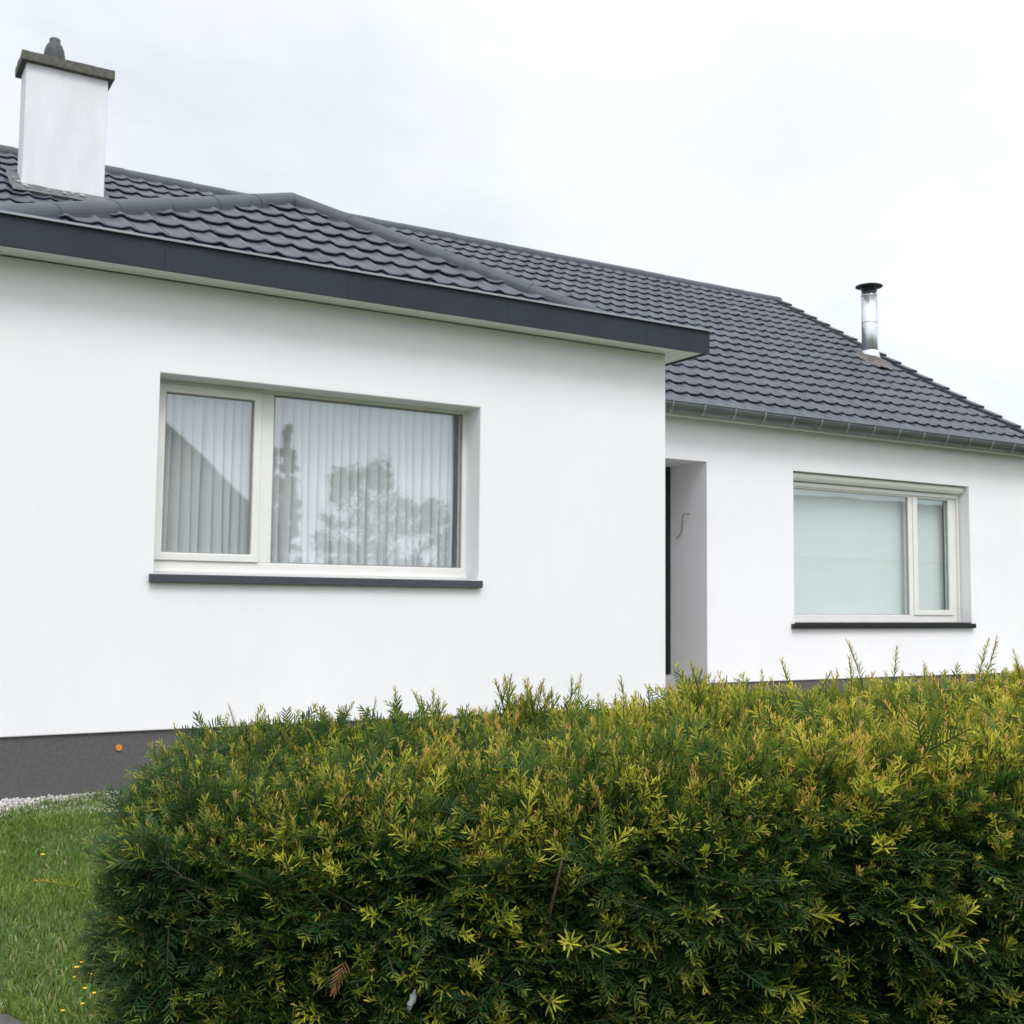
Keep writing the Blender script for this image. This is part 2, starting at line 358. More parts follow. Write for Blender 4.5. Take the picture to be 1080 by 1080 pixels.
# ---- tiled roofs
def tile_profile(u):
    u = u % 1.0
    d = abs(u-0.74)/0.26
    if u < 0.48: return 0.004*((u-0.22)/0.26)**2
    return 0.004*(1-0.6*min(1, d)) * (d < 1) + 0.0145*(0.5+0.5*math.cos(PI*min(1, d))) + 0.0024
US = [0, .08, .22, .38, .48, .55, .62, .68, .74, .80, .86, .93]
def tiles(name, eave_o, ax, sl, nrm, length, slope_len, gauge, clip, parent, width=0.205, phase=0.0, mat=TILE):
    """courses of pan tiles; eave_o: Vector start of the eave, ax along it, sl up the slope, nrm outward.
    clip(s) -> (a0, a1) range along ax at slope distance s"""
    V = []; F = []; tone = []
    nrow = int(math.ceil(slope_len/gauge))
    for r in range(nrow):
        s0 = r*gauge; s1 = min((r+1)*gauge+0.06, slope_len)
        ss = [s0+0.035, s0+0.004, s0, s0+0.010, s0+(s1-s0)*0.5, s1]
        hh = [-0.004, 0.022, 0.029, 0.035, 0.018, 0.002]
        a0 = min(clip(s0)[0], clip(s1)[0]); a1 = max(clip(s0)[1], clip(s1)[1])
        n0 = math.floor(a0/width); n1 = math.ceil(a1/width)
        for k in range(n0, n1):
            us = US+[0.985] ; base = len(V); dz = random.gauss(0, 0.0014); ds = random.gauss(0, 0.003); tn = random.gauss(1.0, 0.075)
            tilt = random.gauss(0, 0.002)
            for s, h in zip(ss, hh):
                c0, c1 = clip(min(s+ds, slope_len))
                for u in us:
                    a = min(max((k+u+phase)*width, c0), c1)
                    p = eave_o + ax*a + sl*(s+ds) + nrm*(h+tile_profile(u)*1.0+dz+tilt*(u-0.5)+ 0.0)
                    V.append(p); tone.append(tn)
            # joint to the next tile: small dark step down
            m = len(us)
            for i in range(len(ss)-1):
                for j in range(m-1):
                    F.append((base+i*m+j, base+i*m+j+1, base+(i+1)*m+j+1, base+(i+1)*m+j))
    V = np.array([tuple(p) for p in V]); F = np.array(F)
    # drop collapsed faces at clipped edges
    P = V[F]; ar = np.linalg.norm(np.cross(P[:,2]-P[:,0], P[:,3]-P[:,1]), axis=1)
    F = F[ar > 1e-6]
    return np_mesh(name, V, [F], mat, parent, {'tone': np.array(tone)}, smooth=False)

sl_m = Vector((0, 1, SL)).normalized(); nr_m = Vector((0, -SL, 1)).normalized()
Lm = math.hypot(YR-1.655, SL*(YR-1.655))
XRV = 7.56
roof = tiles('roof', Vector((0, 1.655, zroof(1.655))), Vector((1, 0, 0)), sl_m, nr_m, 17, Lm, 0.322, lambda s: (-9.0, XRV), house)
# deck under the tiles and the rear slope
bm = bmesh.new()
z0 = zroof(1.70)-0.03
prism(bm, [(-9, 1.70, z0), (-9, YR, zroof(YR)-0.03), (-9, 2*YR-1.70, z0), (-9, 2*YR-1.70, z0-0.06), (-9, YR, zroof(YR)-0.09), (-9, 1.70, z0-0.06)], (9+XRV-0.02, 0, 0))
link_mesh('roof_deck', bm, CAPM, roof)
tiles('rear_slope', Vector((0, 2*YR-1.655, zroof(1.655))), Vector((1, 0, 0)), Vector((0, -1, SL)).normalized(), Vector((0, SL, 1)).normalized(), 17, Lm, 0.322, lambda s: (-9.0, XRV), roof)
def cap_tiles(name, A, B, r, seglen, parent, flat=0.8, lift=0.0):
    A = Vector(A); B = Vector(B); d = (B-A); L = d.length; d.normalize()
    side = d.cross(Vector((0, 0, 1))).normalized(); nn = side.cross(d).normalized()
    bm = bmesh.new(); n = max(1, round(L/seglen)); sg = L/n
    for k in range(n):
        j = random.gauss(0, 0.0018)
        rows = []
        for s, rr in ((k*sg-0.030, r*1.015), (k*sg+0.014, r*1.015), (k*sg+0.02, r*1.005), (k*sg+sg, r*0.985)):
            rows.append([])
            for q in range(13):
                th = PI*q/12
                rows[-1].append(bm.verts.new(A + d*s + side*(rr*math.cos(th)) + nn*(rr*flat*math.sin(th)+lift+j)))
            rows[-1].append(bm.verts.new(A + d*s - side*rr*0.98 - nn*0.05)); rows[-1].insert(0, bm.verts.new(A + d*s + side*rr*0.98 - nn*0.05))
        for a, c in zip(rows[:-1], rows[1:]):
            for q in range(len(a)-1): bm.faces.new((a[q], a[q+1], c[q+1], c[q]))
        bm.faces.new(rows[0])
    return link_mesh(name, bm, CAPM, parent, smooth=False)
cap_tiles('ridge_cap', (XRV+0.02, YR, zroof(YR)-0.02), (-9, YR, zroof(YR)-0.02), 0.115, 0.40, roof)
# right verge: one stepped edge tile per course
bm = bmesh.new()
n = int(Lm/0.322)
for r in range(n+1):
    s0 = r*0.322-0.01; s1 = min(s0+0.385, Lm)
    o0 = Vector((0, 1.655, zroof(1.655)))
    for (xa, xb, ha, hb) in ((XRV-0.10, XRV+0.05, 0.045, 0.075), (XRV+0.028, XRV+0.05, -0.07, 0.0449)):
        q = []
        for x in (xa, xb):
            for (s, h) in ((s0, ha), (s1, ha-0.03), (s1, hb-0.035), (s0, hb)):
                p = o0 + sl_m*s + nr_m*h; q.append(bm.verts.new((x, p.y, p.z)))
        for f in ((0,1,2,3),(7,6,5,4),(0,4,5,1),(1,5,6,2),(2,6,7,3),(3,7,4,0)): bm.faces.new([q[i] for i in f])
link_mesh('verge', bm, CAPM, roof)

# wing roof: hipped, eaves hidden behind a deep fascia (box gutter)
ZF0, ZF1, OV = 3.157, 3.336, 0.249
FX0, FX1 = -5.85, 0.249
APX, APY = -2.34, 2.335
zw = lambda y: 3.085 + 0.6146*(y+OV)
APZ = zw(APY)
slw = Vector((0, 1, 0.6146)).normalized(); nrw = Vector((0, -0.6146, 1)).normalized()
Lw = math.hypot(APY-0.06, 0.6146*(APY-0.06))
def wclip(s):
    y = 0.06 + s*slw.y; tt = min(1, (y+OV)/(APY+OV))
    return (FX0+(APX-FX0)*tt, FX1+(APX-FX1)*tt)
wroof = tiles('roof', Vector((0, 0.06, zw(0.06))), Vector((1, 0, 0)), slw, nrw, 6, Lw, 0.322, wclip, house, phase=0.35)
# right and left slopes of the wing
YB = 4.35
kR = (APZ-3.085)/(FX1-APX)
slR = Vector((-1, 0, kR)).normalized(); nrR = Vector((kR, 0, 1)).normalized(); LR = (FX1-0.33-APX)/(-slR.x)
def rclip(s):
    x = FX1-0.33 + s*slR.x; tt = (FX1-x)/(FX1-APX)
    zz = 3.085+kR*(FX1-x)
    return (-OV+(APY+OV)*tt, 1.6405+(zz-3.13)/SL+0.1)
tiles('side_slope', Vector((FX1-0.33, 0, 3.085+kR*0.33)), Vector((0, 1, 0)), slR, nrR, 5, LR, 0.322, rclip, wroof)
kL = (APZ-3.085)/(APX-FX0)
slL = Vector((1, 0, kL)).normalized(); nrL = Vector((-kL, 0, 1)).normalized(); LL = (APX-FX0-0.42)/slL.x
def lclip(s):
    x = FX0+0.42 + s*slL.x; tt = (x-FX0)/(APX-FX0)
    zz = 3.085+kL*(x-FX0)
    return (-OV+(APY+OV)*tt, 1.6405+(zz-3.13)/SL+0.1)
tiles('side_slope', Vector((FX0+0.42, 0, 3.085+kL*0.42)), Vector((0, 1, 0)), slL, nrL, 5, LL, 0.322, lclip, wroof)
# hips run from low to high so that each upper cap laps the lower one
cap_tiles('hip_cap', (FX1-0.30, -OV+0.30, zw(-OV+0.30)), (APX, APY, APZ+0.0), 0.105, 0.55, wroof, lift=0.010)
cap_tiles('hip_cap', (FX0+0.42, -OV+0.31, zw(-OV+0.31)), (APX, APY, APZ+0.0), 0.105, 0.55, wroof, lift=0.010)
cap_tiles('ridge_cap', (APX, APY+0.02, APZ), (APX, YB, APZ), 0.10, 0.40, wroof)

# fascia with joints, metal lip, soffit boards
bm = bmesh.new()
cuts = [FX0, -4.05, -2.85, -1.62, -0.39, FX1]
for a, c in zip(cuts[:-1], cuts[1:]):
    add_box(bm, a+(0.0008 if a != FX0 else 0), c-(0.0008 if c != FX1 else 0), -OV, -OV+0.022, ZF0, ZF1)
add_box(bm, FX1-0.022, FX1, -OV+0.0225, 1.55, ZF0, ZF1)
add_box(bm, FX0, FX0+0.022, -OV+0.0225, 1.9, ZF0, ZF1)
fascia = link_mesh('fascia', bm, FASC, house)
bm = bmesh.new()
prism(bm, [(FX0-0.022, -OV-0.022, ZF1+0.001), (FX1+0.022, -OV-0.022, ZF1+0.001), (FX1+0.022, 1.55, ZF1+0.001), (FX1-0.03, 1.55, ZF1+0.001), (FX1-0.03, -OV+0.03, ZF1+0.001), (FX0+0.03, -OV+0.03, ZF1+0.001), (FX0+0.03, 1.9, ZF1+0.001), (FX0-0.022, 1.9, ZF1+0.001)], (0, 0, 0.014))
link_mesh('metal_edge', bm, LIP, fascia)
bm = bmesh.new()
for k in range(3):                                            # mitred boards
    a = OV-0.024-k*0.075; c = max(OV-0.024-(k+1)*0.075+0.004, -0.0)
    z = ZS+0.004
    prism(bm, [(FX0+OV-a, -a, z), (FX1-OV+a, -a, z), (FX1-OV+a, 1.55, z), (FX1-OV+c, 1.55, z), (FX1-OV+c, -c, z), (FX0+OV-c, -c, z)], (0, 0, 0.012))
prism(bm, [(FX0+0.03, -OV+0.03, ZS+0.0175), (FX1-0.03, -OV+0.03, ZS+0.0175), (FX1-0.03, 1.5, ZS+0.0175), (FX0+0.03, 1.5, ZS+0.0175)], (0, 0, 0.01))
link_mesh('soffit', bm, PVCW, house)

# gutter of the main roof: half-round zinc, with a bracket every 0.41 m
GY, GZ, GR = 1.705, 3.176, 0.074
def half_pipe(bm, x0, x1, r0, r1, nseg=14, bead=True):
    pro = [(GY - r0*math.cos(PI*q/nseg), GZ - r0*1.35*math.sin(PI*q/nseg)) for q in range(nseg+1)] + [(GY - r1*math.cos(PI*q/nseg), GZ - r1*1.35*math.sin(PI*q/nseg)) for q in range(nseg, -1, -1)]
    a = [bm.verts.new((x0, y, z)) for y, z in pro]; c = [bm.verts.new((x1, y, z)) for y, z in pro]; n = len(a)
    for i in range(n): bm.faces.new((a[i], c[i], c[(i+1)%n], a[(i+1)%n]))
    h = n//2
    for i in range(h-1):
        for e in (a, c): bm.faces.new((e[i], e[i+1], e[n-2-i], e[n-1-i]))
bm = bmesh.new(); half_pipe(bm, 0.01, XRV+0.06, GR, GR-0.004)
tube(bm, [(0.01, GY-GR, GZ+0.002), (XRV+0.06, GY-GR, GZ+0.002)], 0.009, 8)
gutter = link_mesh('gutter', bm, ZINC, house)
x = 1.396-3*0.409
while x < XRV:
    bm = bmesh.new(); half_pipe(bm, x-0.008, x+0.008, GR+0.006, GR+0.0005)
    add_box(bm, x-0.008, x+0.008, GY-GR-0.012, GY-GR+0.02, GZ+0.0115, GZ+0.016)
    link_mesh('bracket', bm, BRKT, gutter); x += 0.409
bm = bmesh.new(); add_box(bm, 0.01, 7.5, GY+GR+0.004, GY+GR+0.024, 3.06, 3.20); add_box(bm, 0.01, 7.5, GY+GR+0.0245, D+0.05, 3.2305, 3.245); link_mesh('eaves_board', bm, PVCW, house)

# ---- windows
def pane(x0, x1, z0, z1, y, parent): return box('pane', x0, x1, y, y+0.006, z0, z1, GLASS, parent)
YF = 0.205
bm = bmesh.new()
ring(bm, WX0-0.02, WX1+0.004, WZ0-0.0, WZ1+0.02, 0.055, 0.037, 0.09, 0.045, YF, YF+0.07)
add_box(bm, -3.268, -3.180, YF, YF+0.07, WZ0+0.0905, WZ1-0.0255)
win = link_mesh('window', bm, PVC, house, bevel=0.004)
bm = bmesh.new(); ring(bm, -3.956, -3.2685, 1.4125, 2.5495, 0.053, 0.050, 0.050, 0.055, YF-0.014, YF+0.05)
sash = link_mesh('sash', bm, PVC, win, bevel=0.006)
bm = bmesh.new(); ring(bm, -3.902, -3.3195, 1.4635, 2.4935, 0.006, 0.006, 0.006, 0.006, YF+0.004, YF+0.03); ring(bm, -3.1795, -1.7335, 1.4125, 2.5495, 0.007, 0.007, 0.007, 0.007, YF+0.004, YF+0.03)
link_mesh('gasket', bm, GASK, win)
pane(-3.90, -3.322, 1.466, 2.491, YF+0.016, win); pane(-3.178, -1.736, 1.414, 2.548, YF+0.016, win)
bm = bmesh.new(); add_box(bm, WX0-0.02, WX1+0.004, YF-0.02, YF-0.0005, WZ0+0.001, WZ0+0.028); link_mesh('bottom_rail', bm, PVC, win, bevel=0.004)
bm = bmesh.new(); prism(bm, [(WX0-0.03, -0.042, 1.268), (WX0-0.03, -0.042, WZ0-0.003), (WX0-0.03, YF, WZ0+0.006), (WX0-0.03, YF, 1.268)], (WX1+0.014-(WX0-0.03), 0, 0))
# opening is cut at the sill, the slab laps the render by 3 cm
link_mesh('sill', bm, SILLG, win, bevel=0.004)
# main house window with roller shutter box
YV = D+0.175
bm = bmesh.new()
ring(bm, VX0+0.002, VX1-0.04, VZ0-0.0, 2.54, 0.075, 0.075, 0.085, 0.066, YV, YV+0.07)
add_box(bm, 5.352, 5.425, YV, YV+0.07, VZ0+0.0855, 2.4735)
add_box(bm, VX1-0.0395, VX1-0.012, YV-0.03, YV+0.06, VZ0+0.001, 2.55)
win2 = link_mesh('window', bm, PVC, house, bevel=0.004)
bm = bmesh.new(); ring(bm, 5.4255, 6.1275, 1.0675, 2.4735, 0.072, 0.068, 0.062, 0.006, YV-0.014, YV+0.05); link_mesh('sash', bm, PVC, win2, bevel=0.006)
pane(3.386, 5.350, 1.069, 2.472, YV+0.016, win2); pane(5.499, 6.058, 1.131, 2.466, YV+0.016, win2)
bm = bmesh.new(); ring(bm, 3.3845, 5.3515, 1.0675, 2.4735, 0.006, 0.008, 0.006, 0.006, YV+0.004, YV+0.03); ring(bm, 5.4975, 6.0595, 1.1295, 2.4675, 0.006, 0.006, 0.006, 0.006, YV+0.004, YV+0.03); link_mesh('gasket', bm, GASK, win2)
bm = bmesh.new()
pr = [(D+0.115, 2.637), (D+0.068, 2.630), (D+0.052, 2.610), (D+0.052, 2.585), (D+0.070, 2.562), (D+0.120, 2.548), (YV+0.05, 2.548), (YV+0.05, 2.637)]
prism(bm, [(VX0+0.003, y, z) for y, z in pr], (VX1-VX0-0.03, 0, 0)); link_mesh('roller_shutter_box', bm, PVC, win2, bevel=0.003)
bm = bmesh.new(); add_box(bm, VX0+0.003, VX1-0.045, YV-0.03, YV-0.0005, 2.495, 2.538); link_mesh('shutter_lath', bm, PVCW, win2, bevel=0.003)
bm = bmesh.new(); add_box(bm, VX0-0.05, VX1+0.02, D-0.05, D-0.0005, 0.915, 0.970); add_box(bm, VX0+0.001, VX1-0.001, D, YV-0.001, VZ0-0.02, VZ0+0.002); link_mesh('sill', bm, SILLB, win2, bevel=0.003)

# rooms behind the panes
def room(x0, x1, y0, y1, z0, z1):
    bm = bmesh.new(); add_box(bm, x0, x1, y0, y1, z0, z1)
    f = [f for f in bm.faces if all(abs(v.co.y-y0) < 1e-6 for v in f.verts)]
    bmesh.ops.delete(bm, geom=f, context='FACES_ONLY')
    return link_mesh('room', bm, ROOM, house)
room(-4.9, -0.6, 0.302, 4.2, 0.45, 2.75)
room(2.6, 6.9, D+0.302, D+4.2, 0.45, 2.75)

# ---- chimney
YC = 5.15
bm = bmesh.new(); add_box(bm, -4.197, -3.390, YC, YC+0.36, 5.0, 6.65); chim = link_mesh('chimney', bm, CHIMW, house, bevel=0.008)
bm = bmesh.new(); add_box(bm, -4.250, -3.335, YC-0.06, YC+0.46, 6.6505, 6.745)
bmesh.ops.subdivide_edges(bm, edges=bm.edges[:], cuts=9, use_grid_fill=True)
for v in bm.verts: v.co += Vector(mnoise.noise_vector(v.co*9))*0.006
link_mesh('chimney_cap', bm, CONC, chim)
bm = bmesh.new(); lathe(bm, [(0.104, 6.735), (0.108, 6.79), (0.108, 6.85), (0.104, 6.89), (0.096, 6.935), (0.084, 6.97), (0.066, 6.998), (0.055, 7.008), (0.055, 7.05), (0.048, 7.058)], -3.905, 5.36)
link_mesh('chimney_pot', bm, POTM, chim, smooth=True)
bm = bmesh.new()
def on_roof(x, y, h): p = Vector((x, y, zroof(y))) + nr_m*h; return p
def strip(bm, x0, x1, ya, yb, h0, h1, amp=0.012, n=14, m=5):
    g = []
    for i in range(n+1):
        row = []
        for j in range(m+1):
            x = x0+(x1-x0)*i/n; y = ya+(yb-ya)*j/m
            e = 0.03 if j == 0 else 0
            row.append(bm.verts.new(on_roof(x, y + e*mnoise.noise((x*6, y, 3)), h0+(h1-h0)*j/m + amp*mnoise.noise((x*9, y*9, 1)))))
        g.append(row)
    for i in range(n):
        for j in range(m): bm.faces.new((g[i][j], g[i+1][j], g[i+1][j+1], g[i][j+1]))
strip(bm, -4.30, -3.31, 5.00, 5.17, 0.062, 0.085); strip(bm, -4.31, -4.19, 5.10, 5.55, 0.060, 0.09); strip(bm, -3.395, -3.32, 5.10, 5.55, 0.060, 0.09)
link_mesh('lead_flashing', bm, LEAD, chim)
bm = bmesh.new()
for k in range(14):
    bm = bmesh.new()
    if k < 10: x = random.uniform(-4.2, -3.4); p = on_roof(x, 5.135+random.uniform(-0.10, 0.01), 0.085)
    else: p = on_roof(-4.21+random.uniform(-0.05, 0.01), 5.15+random.uniform(0, 0.2), 0.09)
    bmesh.ops.create_icosphere(bm, subdivisions=1, radius=random.uniform(0.008, 0.022), matrix=Matrix.Translation(p) @ Matrix.Diagonal((1.6, 1, 0.6, 1)))
    link_mesh('mortar_patch', bm, MORTAR, chim)

# ---- stainless flue
FXc, FYc = 6.97, 4.10
zb = zroof(FYc)
bm = bmesh.new(); lathe(bm, [(0.112, zb-0.2), (0.112, 5.722)], FXc, FYc, 40); flue = link_mesh('flue_pipe', bm, STEEL, house, smooth=False)
for p in flue.data.polygons: p.use_smooth = abs(p.normal.z) < 0.5
bm = bmesh.new(); lathe(bm, [(0.145, zb+0.045), (0.143, zb+0.06), (0.120, zb+0.155), (0.1135, zb+0.165)], FXc, FYc, 40, cap=False); link_mesh('storm_collar', bm, STEEL, flue, smooth=True)
bm = bmesh.new()
for z in (5.21, 5.60):
    bm = bmesh.new(); lathe(bm, [(0.1125, z), (0.1165, z+0.004), (0.1165, z+0.014), (0.1125, z+0.018)], FXc, FYc, 40, cap=False); link_mesh('clamp_band', bm, STEEL, flue, smooth=True)
bm = bmesh.new(); lathe(bm, [(0.190, 5.742), (0.192, 5.750), (0.185, 5.757), (0.09, 5.782), (0.001, 5.792)], FXc, FYc, 40, cap=True); cw = link_mesh('rain_cap', bm, DARKM, flue)
bm = bmesh.new()
for k in range(3):
    bm = bmesh.new(); a = 2*PI*k/3+0.4; add_box(bm, FXc+0.105*math.cos(a)-0.008, FXc+0.105*math.cos(a)+0.008, FYc+0.105*math.sin(a)-0.004, FYc+0.105*math.sin(a)+0.004, 5.62, 5.735); link_mesh('cap_bracket', bm, STEEL, flue)
bm = bmesh.new()
g = []
for i in range(21):
    row = []
    for j in range(21):
        x = FXc-0.36+0.72*i/20; y = FYc-0.34+0.62*j/20
        rr = math.hypot(x-FXc, (y-FYc)*1.1); h = 0.050 + 0.10*math.exp(-(rr/0.17)**2) + 0.012*math.cos(2*PI*x/0.3)*min(1, rr/0.2)
        edge = 0.03*mnoise.noise((i*0.5, j*0.5, 0)) if (i in (0, 20) or j in (0, 20)) else 0
        row.append(bm.verts.new(on_roof(x+edge, y+edge, h)))
    g.append(row)
for i in range(20):
    for j in range(20):
        x = FXc-0.36+0.72*(i+.5)/20; y = FYc-0.34+0.62*(j+.5)/20
        if math.hypot((x-FXc)/0.29, (y-FYc-(-0.05))/0.26)+0.12*mnoise.noise((i*.35, j*.35, 5)) < 1: bm.faces.new((g[i][j], g[i+1][j], g[i+1][j+1], g[i][j+1]))
for v in [v for v in bm.verts if not v.link_faces]: bm.verts.remove(v)
link_mesh('roof_apron', bm, LEADB, flue, smooth=True)

# ------------------------------------------------------------------ curtain and blinds
def curtain():
    bm = bmesh.new(); x = -3.97; X1 = -1.80
    xs = []; ph = 0; w = 0.10
    pts = []
    while x < X1:
        w = random.uniform(0.050, 0.088); d = random.uniform(0.040, 0.075); lean = random.uniform(0.35, 0.65)
        for q in range(10):
            u = q/10
            yy = d*(0.5-0.5*math.cos(2*PI*u))**2.0
            pts.append((x+u*w+0.012*math.sin(2*PI*u+1.0), yy, random.uniform(-0.012, 0.012) if q == 0 else pts[-1][2]))
        x += w
    rows = []
    zs = [1.40, 1.418, 1.42, 1.50, 1.503, 1.8, 2.1, 2.35, 2.62]
    for z in zs:
        f = (z-1.4)/1.2
        rows.append([bm.verts.new((px + lean_*(1-f)*1.0 + 0.004*math.sin(px*31+z*3), 0.325+py*(0.75+0.25*(1-f)), z)) for px, py, lean_ in pts])
    for a, c in zip(rows[:-1], rows[1:]):
        for i in range(len(a)-1): bm.faces.new((a[i], a[i+1], c[i+1], c[i]))
    # doubled hem
    a = [bm.verts.new(v.co+Vector((0, -0.003, 0))) for v in rows[0]]; c = [bm.verts.new(v.co+Vector((0, -0.003, 0))) for v in rows[3]]
    for i in range(len(a)-1): bm.faces.new((a[i], a[i+1], c[i+1], c[i]))
    o = link_mesh('curtain', bm, CURT, smooth=True)
    return tag(o, 'pleated white net curtain hanging behind the left front window', 'curtain')
random.seed(21); curtain()
def blind(x0, x1, z0, z1, y, label):
    bm = bmesh.new(); n = int((z1-z0)/0.025)
    pr = []
    for k in range(n+1): pr.append((y+0.0, z0+(z1-z0)*k/n))
    a = [bm.verts.new((x0, yy, z)) for yy, z in pr]; c = [bm.verts.new((x1, yy, z)) for yy, z in pr]
    a2 = [bm.verts.new((x0, yy+0.003, z)) for yy, z in pr]; c2 = [bm.verts.new((x1, yy+0.003, z)) for yy, z in pr]
    for i in range(n):
        bm.faces.new((a[i], c[i], c[i+1], a[i+1])); bm.faces.new((a2[i], a2[i+1], c2[i+1], c2[i]))
        bm.faces.new((a[i], a[i+1], a2[i+1], a2[i])); bm.faces.new((c[i], c2[i], c2[i+1], c[i+1]))
    o = link_mesh('blind', bm, BLIND)
    return tag(o, label, 'blind')
blind(3.35, 5.53, 1.03, 2.53, D+0.31, 'wide pale mint blind filling the larger pane of the right window')
blind(5.60, 6.135, 1.09, 2.53, D+0.31, 'narrow pale mint blind behind the small right hand sash')

# ------------------------------------------------------------------ yew hedge
def twocolour_leaf(name, trans=0.3):
    m, t, b = newmat(name); o_ = t.nodes['Material Output']
    age = t.nodes.new('ShaderNodeAttribute'); age.attribute_name = 'age'
    tan = t.nodes.new('ShaderNodeAttribute'); tan.attribute_name = 'tan'
    col = ramp(t, age.outputs['Fac'], [(0.0, (0.008, 0.036, 0.010)), (0.26, (0.026, 0.085, 0.018)), (0.5, (0.130, 0.210, 0.024)), (0.75, (0.40, 0.42, 0.036)), (1.0, (0.64, 0.60, 0.07))])
    col = mixcol(t, tan.outputs['Fac'], col, (0.58, 0.32, 0.12))
    t.links.new(col, b.inputs['Base Color']); b.inputs['Roughness'].default_value = 0.5; b.inputs['Specular IOR Level'].default_value = 0.22
    tl = t.nodes.new('ShaderNodeBsdfTranslucent'); t.links.new(col, tl.inputs[0])
    ms = t.nodes.new('ShaderNodeMixShader'); ms.inputs[0].default_value = trans
    t.links.new(b.outputs[0], ms.inputs[1]); t.links.new(tl.outputs[0], ms.inputs[2]); t.links.new(ms.outputs[0], o_.inputs[0])
    return m
YEW = twocolour_leaf('yew_needles', 0.36)
TWIG = simple('green_brown_twigs', (0.040, 0.042, 0.016), 0.9, var=0.4, scale=20)
BARK = simple('yew_bark', (0.060, 0.036, 0.018), 0.9, var=0.35, scale=30, bscale=80, bdist=0.004)
DARKCORE = simple('hedge_core_shade', (0.016, 0.015, 0.010), 1.0, var=0.5, scale=14, spec=0.0)  # near black: the shade inside the hedge put into the colour

